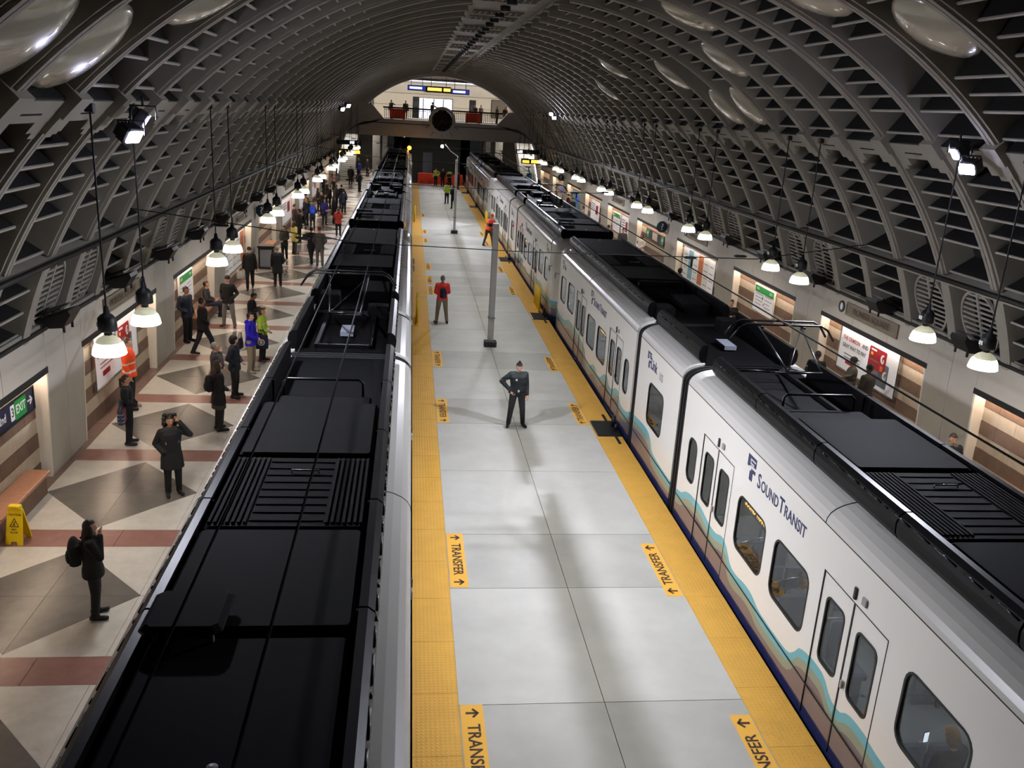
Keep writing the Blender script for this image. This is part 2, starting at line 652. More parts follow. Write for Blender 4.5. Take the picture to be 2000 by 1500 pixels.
def shelf_into(mb, side, ph, y, back=0.85):
    r0 = R + 0.14
    th = 0.17
    v = [VP(side, r0, ph, y - HW), VP(side, r0, ph, y + HW), VP(side, R + back, ph + 0.5, y + HW), VP(side, R + back, ph + 0.5, y - HW),
         VP(side, r0, ph - th, y - HW), VP(side, r0, ph - th, y + HW), VP(side, R + back, ph + 0.2, y + HW), VP(side, R + back, ph + 0.2, y - HW)]
    mb.add(v, [(0, 1, 2, 3), (4, 7, 6, 5), (2, 6, 7, 3), (0, 3, 7, 4), (1, 5, 6, 2)], 0)
    l = [VP(side, r0 - 0.02, ph + 0.06, y - HW), VP(side, r0 - 0.02, ph + 0.06, y + HW), VP(side, r0 - 0.02, ph - th, y + HW), VP(side, r0 - 0.02, ph - th, y - HW),
         VP(side, r0 + 0.01, ph + 0.06, y - HW), VP(side, r0 + 0.01, ph + 0.06, y + HW), VP(side, r0 + 0.01, ph - th, y + HW), VP(side, r0 + 0.01, ph - th, y - HW)]
    mb.add(l, [(0, 1, 2, 3), (4, 7, 6, 5), (0, 4, 5, 1), (2, 6, 7, 3), (0, 3, 7, 4), (1, 5, 6, 2)], 1)


shelf_me = {}
for side in (-1, 1):
    for ph in LOW + UP + BAND:
        mb = MB()
        shelf_into(mb, side, ph, 0)
        shelf_me[side, ph] = mb.mesh('shelf', [mt['black_panel'], mt['lip']])

disc_me = None
# round enamel discs and blank panels: (side, cell index, angle)
DISCS = {(1, -3): 60, (1, -2): 67.5, (1, 1): 69.7, (1, 2): 59.7, (1, 3): 49.4, (1, 4): 49.2, (1, 5): 57.7, (-1, -5): 49.3, (-1, -4): 49.0, (-1, -3): 57.0, (1, 8): 62, (1, 11): 55}
BLANK = {(1, -2): (52, 60), (1, 0): (53, 59), (-1, -4): (45, 90), (-1, -5): (45, 90), (-1, -2): (66, 90), (-1, -3): (61, 90), (1, -1): (70, 79), (1, 4): (55, 62)}
far_shelves = {-1: MB(), 1: MB()}
for k in range(K0, K1):
    y = RIB0 + (k + 0.5) * DY
    if y > Y_END - 1:
        continue
    near = 8.0 < y < 23.5
    for side in (-1, 1):
        oval = k % 4 in (0, 3)
        angs = list(LOW) + list(UP) + ([] if oval else list(BAND))
        d = DISCS.get((side, k))
        b = BLANK.get((side, k))
        for ph in angs:
            if d and abs(ph - d) < 4.3:
                continue
            if b and b[0] < ph < b[1]:
                continue
            if side < 0 and ph > 68:
                continue
            if near and not (ph > 72):
                obj('shelf', shelf_me[side, ph], ceiling, (0, y, 0))
            else:
                shelf_into(far_shelves[side], side, ph, y)
        if d:
            # shallow enamelled bowl set between the ribs
            a = rad(d)
            nrm = Vector((-side * math.cos(a), 0, -math.sin(a)))
            tang = Vector((-side * math.sin(a), 0, math.cos(a)))
            Mx = frame(VP(side, R + 0.16, d, y), (0, 1, 0), tang)
            if (Mx.to_3x3() @ Vector((0, 0, 1))).dot(nrm) < 0:
                Mx = frame(VP(side, R + 0.16, d, y), (0, -1, 0), tang)
            mb = MB()
            prof = [(0.76, -0.05), (0.78, -0.02), (0.78, 0.02), (0.72, 0.07), (0.58, 0.125), (0.38, 0.165), (0.18, 0.185), (0.01, 0.19)]
            mb.lathe([(r * 0.98, z) for r, z in prof], 32)
            mb.xf(Mx)
            mb.build('enamel_disc', mt['disc'], ceiling)
for side in (-1, 1):
    stuff(far_shelves[side].build('shelf', [mt['black_panel'], mt['lip']], ceiling))

# oval grilles in the lower band
def oval_pts(a, b, n=28):
    return [(a * math.cos(2 * PI * i / n), b * math.sin(2 * PI * i / n)) for i in range(n)]


gr_ring = MB().ring(oval_pts(0.68, 0.74), oval_pts(0.62, 0.68), 'z', -0.03, 0.03)
gr_ring.box(-0.035, -0.68, -0.02, 0.035, 0.68, 0.02)
gr_ring_me = gr_ring.mesh('oval_grille', mt['grille'])
slat_mes = []
for i in range(-5, 6):
    z = i * 0.12
    xw = 0.64 * math.sqrt(max(0, 1 - (z / 0.7) ** 2))
    slat_mes.append((MB().box(-xw, z - 0.022, -0.018, xw, z + 0.022, 0.012), z))
slat_me = [m.mesh('slat', mt['grille']) for m, z in slat_mes]
gr_far = gr_ring
all_sl = MB()
all_sl.add(gr_ring.v, gr_ring.f)
for m, z in slat_mes:
    all_sl.add(m.v, m.f)
gr_far_me = all_sl.mesh('oval_grille', mt['grille'])
gr_back_me = MB().box(-HW, -0.95, -0.02, HW, 0.95, 0.02).mesh('grille_back', mt['black_panel'])
for k in range(K0, K1):
    y = RIB0 + (k + 0.5) * DY
    if k % 4 not in (0, 3) or y > Y_END - 1:
        continue
    for side in (-1, 1):
        ph = 19.7
        a = rad(ph)
        tang = Vector((-side * math.sin(a), 0, math.cos(a)))
        Mx = frame(VP(side, R + 0.16, ph, y), (0, -side, 0), tang)
        near = 14 < y < 46
        g = obj('oval_grille', gr_ring_me if near else gr_far_me, ceiling)
        g.matrix_local = Mx
        if near:
            for s in slat_me:
                obj('slat', s, g)
        bk = obj('grille_backing', gr_back_me, ceiling)
        bk.matrix_local = frame(VP(side, R + 0.55, ph, y), (0, -side, 0), tang)
        mb = MB()
        shelf_into(mb, side, 16.2, y, 0.5)
        mb.build('shelf', [mt['black_panel'], mt['lip']], ceiling)

# crown: panels and vents between the two rib ends
zc = ZC + R + 0.22
for k in range(K0, K1):
    y = RIB0 + (k + 0.5) * DY
    if y > Y_END - 1:
        continue
    mb = MB()
    mb.box(CX - 1.1, y - DY / 2 + 0.02, zc, CX + 1.1, y + DY / 2 - 0.02, zc + 0.15)
    mb.build('crown_panel', mt['web'], ceiling)
    if k % 3 != 2:
        mb = MB()
        mb.box(CX - 0.85, y - 0.42, zc - 0.02, CX + 0.75, y + 0.42, zc + 0.0, 1)
        for i in range(9):
            x = CX - 0.85 + 0.2 * i
            mb.box(x - 0.02, y - 0.44, zc - 0.05, x + 0.02, y + 0.44, zc - 0.0, 0)
        for yy in (-0.43, 0, 0.43):
            mb.box(CX - 0.87, y + yy - 0.02, zc - 0.055, CX + 0.77, y + yy + 0.02, zc, 0)
        mb.build('ceiling_vent', [mt['web'], mt['black_panel']], ceiling)
    for s in (-1, 1):
        mb = MB()
        mb.box(CX + s * 1.08, y - DY / 2 - 0.2, zc - 0.16, CX + s * 1.5, y - DY / 2 + 0.28, zc + 0.1)
        mb.build('crown_block', mt['web'], ceiling)
for s in (-1, 1):
    mb = MB()
    mb.box(CX + s * 1.06, K0 * DY + RIB0, zc - 0.1, CX + s * 1.16, Y_END, zc + 0.12)
    mb.build('crown_rail', mt['rib'], ceiling)

# end ring closing the vault
mb = MB()
v, f = [], []
n = 48
for i in range(n + 1):
    ph = 14 + (180 - 28) * i / n
    for r, y in ((R - 0.25, Y_END - 0.3), (R - 0.25, Y_END + 1.2), (R + 1.0, Y_END + 1.2), (R + 1.0, Y_END - 0.3)):
        v.append((CX + r * math.cos(rad(ph)), y, ZC + r * math.sin(rad(ph))))
for i in range(n):
    for k in range(4):
        f.append((4 * i + k, 4 * i + (k + 1) % 4, 4 * i + 4 + (k + 1) % 4, 4 * i + 4 + k))
mb.add(v, f)
mb.build('end_ring', mt['beam'], ceiling)

# ---------------------------------------------------------------- walls
slab_count = {'n': 0}
SOFFIT = 2.22
STRIPS = {}


def make_wall(side):
    X = WL if side < 0 else WR
    wall = structure('wall_left' if side < 0 else 'wall_right')
    s = side                                  # outward direction of the recess

    def bx(mb, d0, y0, z0, d1, y1, z1, mi=0):
        a, b = X + s * d0, X + s * d1
        mb.box(min(a, b), y0, z0, max(a, b), y1, z1, mi)
    far = MB()
    nb = range(-4, 9)
    for i in nb:
        p0 = PIER0 + i * BAY
        if p0 > Y_END:
            break
        # pier in two leaves with a joint between them
        for q0, q1 in ((p0, p0 + 0.97), (p0 + 0.985, p0 + 1.955)):
            mb = MB()
            prof = [(X + s * 0.09, 0), (X + s * 0.05, 1.0), (X + s * 0.0, 2.1), (X + s * -0.0, LEDGE), (X + s * 0.9, LEDGE), (X + s * 0.9, 0)]
            mb.prism(prof, 'y', q0, min(q1, Y_END))
            mb.build('pier', mt['wall'], wall)
        o0, o1 = p0 + 1.955, min(p0 + BAY, Y_END)
        if o0 >= Y_END:
            break
        # header panels over the opening
        m3 = (o1 - o0) / 3
        for j in range(3):
            mb = MB()
            bx(mb, 0.0, o0 + j * m3 + 0.006, SOFFIT, 0.9, o0 + (j + 1) * m3 - 0.006, LEDGE)
            mb.build('header_panel', mt['wall'], wall)
        mb = MB()
        bx(mb, -0.012, o0 - 0.03, SOFFIT - 0.03, 0.08, o1 + 0.03, SOFFIT + 0.1)
        mb.build('soffit_edge', mt['black'], wall)
        # reveals
        for yy, d in ((o0, 1), (o1, -1)):
            mb = MB()
            y0_, y1_ = sorted((yy, yy + d * 0.05))
            mb.prism([(X + s * 0.085, 0), (X + s * 0.045, 1.0), (X + s * -0.005, 2.1), (X + s * -0.005, SOFFIT), (X + s * 0.6, SOFFIT), (X + s * 0.6, 0)], 'y', y0_, y1_)
            mb.build('reveal', mt['reveal'], wall)
        # light strip
        mb = MB()
        bx(mb, 0.13, o0 + 0.06, SOFFIT - 0.045, 0.2, o1 - 0.06, SOFFIT - 0.032)
        mb.build('light_strip', mt['strip'], wall)
        # stone courses
        nc = 7
        hc = SOFFIT / nc
        for c in range(nc):
            n = 5
            L = (o1 - o0) / n
            off = 0 if c % 2 else -L / 2
            ys = [o0] + [o0 + off + L * j for j in range(1, n + 1) if o0 < o0 + off + L * j < o1 - 0.05] + [o1]
            if c % 2 == 0:
                pr = 0.28
            else:
                pr = 0.288
            for a, b in zip(ys[:-1], ys[1:]):
                m2 = mt['stone_d'] if c % 2 == 0 else mt['stone_l']
                tgt = MB()
                vis = (10 < a < 58)
                if vis and slab_count['n'] < 296:
                    bx(tgt, pr, a + 0.004, c * hc + 0.004, 0.5, b - 0.004, (c + 1) * hc - 0.004)
                    tgt.build('stone_slab', m2, wall)
                    slab_count['n'] += 1
                else:
                    bx(far, pr, a + 0.004, c * hc + 0.004, 0.5, b - 0.004, (c + 1) * hc - 0.004, 0 if c % 2 == 0 else 1)
        mb = MB()
        bx(mb, 0.45, o0, 0, 0.9, o1, SOFFIT)
        mb.build('recess_back', mt['joint'], wall)
    stuff(far.build('stone_slab', [mt['stone_d'], mt['stone_l']], wall))
    slab_count['n'] = 0
    # ledge on top of the wall
    mb = MB()
    bx(mb, -0.06, -14, LEDGE, 1.2, Y_END, LEDGE + 0.07)
    mb.build('wall_ledge', mt['pipe'], wall)
    mb = MB()
    bx(mb, 0.0, -14, LEDGE + 0.07, 1.2, Y_END, LEDGE + 0.14)
    mb.build('wall_sill', mt['rib'], wall)
    return wall


wall_left = make_wall(-1)
wall_right = make_wall(1)

# wall behind the camera (the near end of the hall, out of frame)
mb = MB()
mb.box(-9, -14.4, -0.6, 15, -14.0, 12)
struct(mb.build('wall_near', mt['web']))

# ---------------------------------------------------------------- floors
mb = MB()
mb.box(-9.5, -14, -0.75, 15, 150, -0.62)
struct(mb.build('floor', mt['base']))
for tx in (-1.225, 6.795):
    for dx in (-0.72, 0.72):
        mb = MB()
        mb.box(tx + dx - 0.035, -14, -0.62, tx + dx + 0.035, 140, -0.42)
        mb.box(tx + dx - 0.07, -14, -0.62, tx + dx + 0.07, 140, -0.58)
        struct(mb.build('rail', mt['steel']))

PX0, PX1 = 0.18, 5.40                   # centre platform edges
plat = structure('platform_center')
mb = MB()
mb.box(PX0 + 0.02, -2, -0.62, PX1 - 0.02, 91.4, -0.03)
mb.build('platform_base', mt['joint'], plat)
doors = [(-4.0, -2.1), (3.2, 5.1), (8.05, 9.95), (12.95, 14.9), (20.95, 22.9), (25.9, 27.8), (36.8, 38.6), (39.1, 40.9), (42.5, 44.4), (51.2, 53.1), (55.0, 56.9), (63.5, 65.4), (68.2, 70.1), (80.0, 81.9), (84.8, 86.7)]
ys = [-2.0]
for a, b in doors:
    if a > ys[-1] + 0.3:
        gap = a - ys[-1]
        n = max(1, round(gap / 3.2))
        y0 = ys[-1]
        ys += [y0 + gap * i / n for i in range(1, n + 1)]
    if b > ys[-1] + 0.2:
        ys.append(b)
ys.append(91.4)
XI0, XI1 = 0.80, 4.74
for i, (a, b) in enumerate(zip(ys[:-1], ys[1:])):
    isd = any(abs(a - d[0]) < 0.05 for d in doors)
    for x0, x1 in ((XI0, 2.785), (2.795, XI1)):
        mb = MB()
        mb.box(x0, a + 0.006, -0.03, x1, b - 0.006, 0.0)
        mb.build('concrete_slab', mt['concrete2'] if isd else mt['concrete'], plat)
n = int(93.4 / 1.22)
tile_me = {}
for x0, x1 in ((PX0, XI0 - 0.004), (XI1 + 0.004, PX1)):
    tile = MB().box(x0, 0.003, -0.05, x1, 1.217, 0.006).mesh('tactile_tile', mt['yellow'])
    for i in range(n):
        obj('tactile_tile', tile, plat, (0, -2 + 1.22 * i, 0))


def clip(poly, a, b, c):
    """keep the part of a convex polygon where a*x+b*y+c >= 0"""
    out = []
    for i, p in enumerate(poly):
        q = poly[(i + 1) % len(poly)]
        dp, dq = a * p[0] + b * p[1] + c, a * q[0] + b * q[1] + c
        if dp >= 0:
            out.append(p)
        if dp * dq < 0:
            t = dp / (dp - dq)
            out.append((p[0] + (q[0] - p[0]) * t, p[1] + (q[1] - p[1]) * t))
    return out


def area(p):
    return 0.5 * abs(sum(p[i][0] * p[(i + 1) % len(p)][1] - p[(i + 1) % len(p)][0] * p[i][1] for i in range(len(p)))) if len(p) > 2 else 0


def shrink(p, k=0.004):
    cx = sum(q[0] for q in p) / len(p)
    cy = sum(q[1] for q in p) / len(p)
    out = []
    for x, y in p:
        d = math.hypot(x - cx, y - cy) or 1
        out.append((x + (cx - x) * k / d, y + (cy - y) * k / d))
    return out


def paving(side):
    """granite paving of a side platform: red bands, light field, grey diamonds"""
    pl = structure('platform_left' if side < 0 else 'platform_right')
    def fx(x):                              # left-platform x -> this platform
        return x if side < 0 else 2 * 2.79 - x
    e0, e1 = fx(-7.7), fx(-2.66)
    mb = MB()
    mb.box(min(e0, e1), -2, -0.62, max(e0, e1), 108, -0.03)
    mb.build('platform_base', mt['joint'], pl)
    mb = MB()
    a, b = fx(-3.0), fx(-2.66)
    mb.box(min(a, b), -2, -0.03, max(a, b), 108, 0.0)
    mb.build('platform_edge', mt['edge'], pl)
    far = MB()
    mats = [mt['gran_l'], mt['gran_d'], mt['gran_r'], mt['gran_b']]
    cnt = 0

    def piece(poly, mi, y):
        nonlocal cnt
        poly = shrink([(fx(x), yy) for x, yy in poly])
        if side < 0 and 8 < y < 40 and cnt < 298:
            m = MB()
            m.prism(poly, 'z', -0.03, 0.0)
            m.build('paving_slab', mats[mi], pl)
            cnt += 1
        else:
            far.prism(poly, 'z', -0.03, 0.0, mi)
    for k in range(-5, 23):
        yc = 18.6 + 3.87 * k
        y0, y1 = yc + 0.32, yc + 3.55
        ym = (y0 + y1) / 2
        piece([(-3.0, yc - 0.32), (-3.0, yc + 0.32), (-5.0, yc + 0.32), (-5.0, yc - 0.32)], 2, yc)
        piece([(-5.0, yc - 0.32), (-5.0, yc + 0.32), (-6.95, yc + 0.32), (-6.95, yc - 0.32)], 2, yc)
        piece([(-6.95, yc - 0.32), (-6.95, ym), (-7.5, ym), (-7.5, yc - 0.32)], 3, yc)
        piece([(-6.95, ym), (-6.95, y1), (-7.5, y1), (-7.5, ym)], 3, yc)
        xs = [-6.95, -5.5, -4.1, -3.0]
        dc, hw, hh = -5.5, 1.42, 1.55
        for xa, xb in zip(xs[:-1], xs[1:]):
            for ya, yb in ((y0, ym), (ym, y1)):
                cell = [(xa, ya), (xb, ya), (xb, yb), (xa, yb)]
                sx = 1 if (xa + xb) / 2 > dc else -1
                sy = 1 if (ya + yb) / 2 > ym else -1
                # |x-dc|/hw + |y-ym|/hh <= 1
                A, B_ = -sx / hw, -sy / hh
                C = 1 + sx * dc / hw + sy * ym / hh
                ins = clip(cell, A, B_, C)
                outp = clip(cell, -A, -B_, -C)
                if area(ins) > 0.01:
                    piece(ins, 1, ya)
                if area(outp) > 0.01:
                    piece(outp, 0, ya)
    stuff(far.build('paving_slab', mats, pl))
    return pl


plat_left = paving(-1)
plat_right = paving(1)

# ---------------------------------------------------------------- far end: mezzanine bridge, back walls, stairs
YB = 88.0                                # front face of the bridge
DECK = 6.12
bridge = structure('mezzanine_bridge')


def arcx(z, r=R):
    return math.sqrt(max(0, r * r - (z - ZC) ** 2))


# fascia beam with raised wings
zb = 4.55
wing = [(-arcx(zb), zb), (arcx(zb), zb), (arcx(5.2), 5.2), (arcx(7.35), 7.35), (6.5, 7.35), (5.4, DECK), (-5.4, DECK), (-6.5, 7.35), (-arcx(7.35), 7.35), (-arcx(5.2), 5.2)]
mb = MB()
mb.prism([(CX + x, z) for x, z in wing[:3] + [(5.4 + 1.1, 5.9), (5.4, DECK), (-5.4, DECK), (-6.5, 5.9)] + wing[9:]], 'y', YB, YB + 0.7)
mb.prism([(CX + x, z) for x, z in [(arcx(5.2), 5.2), (arcx(7.35), 7.35), (6.5, 7.35), (5.4, DECK), (6.5, 5.7)]], 'y', YB, YB + 0.7)
mb.prism([(CX - x, z) for x, z in [(arcx(5.2), 5.2), (arcx(7.35), 7.35), (6.5, 7.35), (5.4, DECK), (6.5, 5.7)]], 'y', YB, YB + 0.7)
mb.build('fascia_beam', mt['beam'], bridge)
mb = MB()
mb.box(CX - 7.4, YB - 0.03, 5.72, CX + 7.4, YB + 0.02, 5.78)
for s in (-1, 1):
    mb.prism([(CX + s * 7.35, 5.74), (CX + s * 7.43, 5.74), (CX + s * 9.2, 4.6), (CX + s * 9.1, 4.6)], 'y', YB - 0.03, YB + 0.02)
mb.build('shadow_groove', mt['pipe'], bridge)
mb = MB()
mb.box(-9, YB + 0.2, 5.5, 15, 108, DECK)
mb.build('mezzanine_deck', mt['beam'], bridge)
mb = MB()
mb.box(CX - 5.5, YB + 0.1, DECK + 0.98, CX + 5.9, YB + 0.2, DECK + 1.12)
mb.box(CX - 5.4, YB + 0.12, DECK + 0.06, CX + 5.6, YB + 0.18, DECK + 0.12)
mb.box(CX - 5.4, YB + 0.12, DECK + 0.84, CX + 5.6, YB + 0.18, DECK + 0.88)
rail_top = mb.build('railing', mt['black'], bridge)
bal = MB().box(-0.022, -0.022, 0.06, 0.022, 0.022, 1.0).mesh('baluster', mt['black'])
for i in range(62):
    x = CX - 5.35 + i * 0.175
    if abs(x - CX) < 1.1:
        continue
    obj('baluster', bal, rail_top, (x, YB + 0.15, DECK))
# clock on the bridge
ck = thing('wall_clock', 'big round dark-faced clock in a grey ring on the far bridge', 'clock', (CX + 0.1, YB - 0.05, DECK + 0.1))
mb = MB()
pts = [(1.28 * math.cos(2 * PI * i / 40), 1.28 * math.sin(2 * PI * i / 40)) for i in range(40)]
pin = [(0.98 * math.cos(2 * PI * i / 40), 0.98 * math.sin(2 * PI * i / 40)) for i in range(40)]
mb.ring(pts, pin, 'y', -0.2, 0.1)
ring_o = mb.build('clock_ring', mt['beam'], ck)
mb = MB()
mb.prism([(p[0] * 0.99, p[1] * 0.99) for p in pin], 'y', -0.08, 0.05)
mb.build('clock_face', mt['black_panel'], ck)
for i in range(12):
    a = 2 * PI * i / 12
    mb = MB()
    mb.box(-0.025, -0.1, 0.84, 0.025, -0.07, 0.96)
    mb.xf(Matrix.Rotation(a, 4, 'Y'))
    mb.build('hour_mark', mt['grey'], ck)
for ln, a, wd in ((0.55, 2.1, 0.03), (0.8, 3.9, 0.022)):
    mb = MB()
    mb.box(-wd, -0.12, -0.1, wd, -0.1, ln)
    mb.xf(Matrix.Rotation(a, 4, 'Y'))
    mb.build('clock_hand', mt['dark'], ck)
for a in (2.0, 2.5, -2.0, -2.5, 3.14):
    mb = MB()
    mb.box(-0.02, -0.05, 1.3, 0.02, 0.0, 1.75 if a < 3 else 1.5)
    mb.xf(Matrix.Rotation(a, 4, 'Y'))
    mb.build('clock_ray', mt['pipe'], ck)

# mezzanine room behind the railing
mz = structure('wall_mezzanine')
mb = MB()
mb.box(-9, 107, DECK, 15, 107.4, 12.0)
mb.build('back_wall', mt['mez_wall'], mz)
for z in (7.4, 8.7, 9.9):
    mb = MB()
    mb.box(-9, 106.97, z, 15, 107.0, z + 0.04)
    mb.build('wall_joint', mt['joint'], mz)
mb = MB()
mb.box(-9, 89, 11.4, 15, 108, 11.6)
for i in range(8):
    mb.box(-9, 90 + 2.2 * i, 11.0, 15, 90.3 + 2.2 * i, 11.4)
mb.build('mezzanine_ceiling', mt['mez_ceil'], mz)
mb = MB()
for s in (-9.2, 15):
    mb.box(s, 88, 0, s + 0.2, 150, 12)
mb.build('side_wall', mt['mez_wall'], mz)
mb = MB()
mb.box(-9, 106.2, 10.2, 15, 106.9, 10.45)
mb.build('ceiling_cove', mt['pipe'], mz)
mb = MB()
mb.box(-8, 106.4, 10.08, 14, 106.7, 10.19)
mb.build('light_strip', mt['lit_white'], mz)
# openings, shop fronts and posters on the back wall
def panel(name, label, cat, x0, z0, x1, z1, mat, y=106.9, group=None, fr=None):
    t = thing(name, label, cat, ((x0 + x1) / 2, y, z0), 0, group)
    w2, h2 = (x1 - x0) / 2, z1 - z0
    MB().box(-w2, -0.03, 0, w2, 0.06, h2).build('panel', mat, t)
    mb = MB()
    mb.ring([(-w2 - 0.06, -0.06), (w2 + 0.06, -0.06), (w2 + 0.06, h2 + 0.06), (-w2 - 0.06, h2 + 0.06)], [(-w2, 0), (w2, 0), (w2, h2), (-w2, h2)], 'y', -0.06, 0.06)
    mb.build('frame', fr or mt['pipe'], t)
    return t


d1 = panel('door_1', 'a', 'b', 0.2, DECK, 4.6, 8.3, mt['lit_white'])
for k_ in ('label', 'category'):
    del d1[k_]
struct(d1)
for xx in (-1.1, 0.1, 1.2):
    MB().box(xx - 0.05, -0.08, 0, xx + 0.05, 0.0, 2.15).build('mullion', mt['pipe'], d1)
panel('poster', 'grey framed poster on the mezzanine wall left of the lit doors', 'poster', -5.9, DECK + 0.6, -4.4, 8.9, mt['grey'])
panel('poster', 'brownish poster on the mezzanine wall right of the clock', 'poster', 9.2, DECK + 0.5, 10.9, 8.5, mt['plaque'])
panel('advertisement', 'white advertisement with dark blotches on the mezzanine wall far right', 'poster', 12.0, DECK + 0.3, 14.2, 8.6, mt['poster'])
panel('wall_screen', 'small dark screen high on the mezzanine wall at left', 'screen', -5.6, 9.2, -4.9, 9.6, mt['black'])
for x0, nm in ((-6.9, 'leftmost tall dark kiosk'), (0.1, 'tall dark kiosk beside the lit doors'), (6.3, 'tall dark kiosk right of the clock'), (12.7, 'tall dark kiosk in front of the white advertisement')):
    t = thing('fare_kiosk', nm + ' on the far mezzanine', 'kiosk', (x0 + 0.35, 102, DECK), 0, 'dark kiosks on the mezzanine')
    MB().cbox(-0.36, -0.25, 0, 0.36, 0.25, 2.25, 0.04).build('cabinet', mt['black'], t)
    MB().box(-0.25, -0.27, 1.2, 0.25, -0.25, 1.7).build('screen', mt['dark'], t)
st = thing('station_sign', 'small station name sign over the lit mezzanine doors', 'sign', (3.0, 106.8, 9.0))
MB().box(-1.7, -0.06, 0, 1.7, 0.06, 0.4).build('board', mt['plaque'], st)
text('lettering', 'PIONEER SQUARE', 0.3, mt['plaque_l'], st, frame((0, -0.07, 0.2), (1, 0, 0), (0, 0, 1)))
# hanging passenger information signs over the mezzanine railing
def hang_sign(label, x0, x1, z0, z1, y, kind):
    t = thing('hanging_sign', label, 'sign', ((x0 + x1) / 2, y, z0), 0, 'information signs hung over the mezzanine')
    w2, h2 = (x1 - x0) / 2, z1 - z0
    MB().cbox(-w2, -0.12, 0, w2, 0.12, h2, 0.03).build('case', mt['black'], t)
    if kind == 'blue':
        MB().box(-w2 + 0.06, -0.14, 0.06, w2 - 0.06, -0.12, h2 - 0.06).build('face', mt['blue'], t)
        MB().box(-w2 + 0.2, -0.16, h2 * 0.3, w2 * 0.55, -0.14, h2 * 0.7).build('lettering', mt['lit_white'], t)
    else:
        for a, b in ((-0.9, 0.25), (0.4, 0.95)):
            MB().box(a * w2, -0.14, h2 * 0.25, b * w2, -0.12, h2 * 0.75).build('led_text', mt['led'], t)
    for s in (-0.6, 0.6):
        MB().tube([(s * w2, 0, h2), (s * w2, 0, 11.0 - z0)], 0.03, 6).build('hanger', mt['black'], t)
    return t


hang_sign('blue lit sign left of the amber departure board over the far railing', -0.45, 1.35, 8.85, 9.35, 90.5, 'blue')
hang_sign('amber departure board between two blue signs over the far railing', 1.35, 3.75, 8.78, 9.35, 90.5, 'led')
hang_sign('blue lit sign right of the amber departure board over the far railing', 3.75, 5.55, 8.72, 9.22, 90.5, 'blue')
# orange barrier panels standing on the mezzanine
for x0, lb in ((-2.1, 'orange plastic barrier behind the mezzanine railing left of the clock'), (5.2, 'orange plastic barrier behind the mezzanine railing right of the clock')):
    t = thing('orange_barrier', lb, 'barrier', (x0 + 0.75, YB + 1.6, DECK), 0, 'orange barriers on the mezzanine')
    MB().cbox(-0.75, -0.1, 0.05, 0.75, 0.1, 0.95, 0.03).build('panel', mt['orange'], t)
    for s in (-0.6, 0.6):
        MB().box(s - 0.12, -0.25, 0, s + 0.12, 0.25, 0.06).build('foot', mt['orange'], t)
for i in range(6):  # added area lights that brighten the mezzanine
    l = bpy.data.lights.new('mezzanine_fill', 'AREA')
    l.energy = 300
    l.size = 2.5
    l.color = (1, 0.93, 0.82)
    o = bpy.data.objects.new('mezzanine_fill', l)
    o.location = (-5 + (i % 3) * 7.5, 92.5 + 8 * (i // 3), 10.9)
    COL.objects.link(o)

for x, y, e in ((-5.5, 93, 260), (11.0, 93, 260), (-5.5, 101, 260), (11.0, 101, 260), (2.8, 97, 160)):  # area lights added to brighten the dark space below the bridge
    l = bpy.data.lights.new('concourse_fill', 'AREA')
    l.energy = e
    l.size = 1.5
    l.color = (1, 0.95, 0.88)
    o = bpy.data.objects.new('concourse_fill', l)
    o.location = (x, y, 5.4)
    COL.objects.link(o)

# under the bridge: portal walls and tunnels
pw = structure('wall_far')
mb = MB()
mb.box(-0.1, 106, -0.6, 5.7, 106.6, 5.5)
mb.build('portal_wall', mt['tunnel'], pw)
for z in (1.2, 2.6, 4.0):
    mb = MB()
    mb.box(-0.1, 105.95, z, 5.7, 106.02, z + 0.06)
    mb.build('wall_groove', mt['pipe'], pw)
mb = MB()
mb.box(1.4, 105.9, 0, 2.5, 106.05, 2.3)
mb.build('service_door', mt['grey'], pw)
mb = MB()
mb.box(-3.1, 100, -0.6, -2.6, 106.6, 5.5)
mb.box(8.2, 100, -0.6, 8.7, 106.6, 5.5)
mb.build('portal_jamb', mt['web'], pw)
mb = MB()
mb.box(-9, 110, -0.6, -2.6, 110.4, 5.5)
mb.box(8.2, 110, -0.6, 15, 110.4, 5.5)
mb.build('concourse_back', mt['tunnel'], pw)
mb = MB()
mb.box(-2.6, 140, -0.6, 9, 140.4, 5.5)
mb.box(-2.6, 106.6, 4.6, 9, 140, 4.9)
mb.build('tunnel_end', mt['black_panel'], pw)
mb = MB()
mb.box(5.6, 106.5, -0.6, 5.8, 140, 5)
mb.box(-0.2, 106.5, -0.6, 0.0, 140, 5)
mb.build('tunnel_side', mt['tunnel'], pw)
# small white tunnel lamps in the left portal
for i, (x, z) in enumerate(((-1.9, 4.25), (-1.35, 4.15), (-0.75, 4.1))):
    t = thing('tunnel_lamp', ['leftmost', 'middle', 'rightmost'][i] + ' of three small white lamps over the left tunnel mouth', 'lamp', (x, 101.5, z), 0, 'lamps over the left tunnel mouth')
    MB().lathe([(0.05, 0.3), (0.09, 0.22), (0.12, 0.1), (0.1, 0.0)], 12).build('housing', mt['black'], t)
    MB().ell((0, -0.04, 0.05), (0.1, 0.08, 0.13)).build('bulb', mt['lit_white'], t)
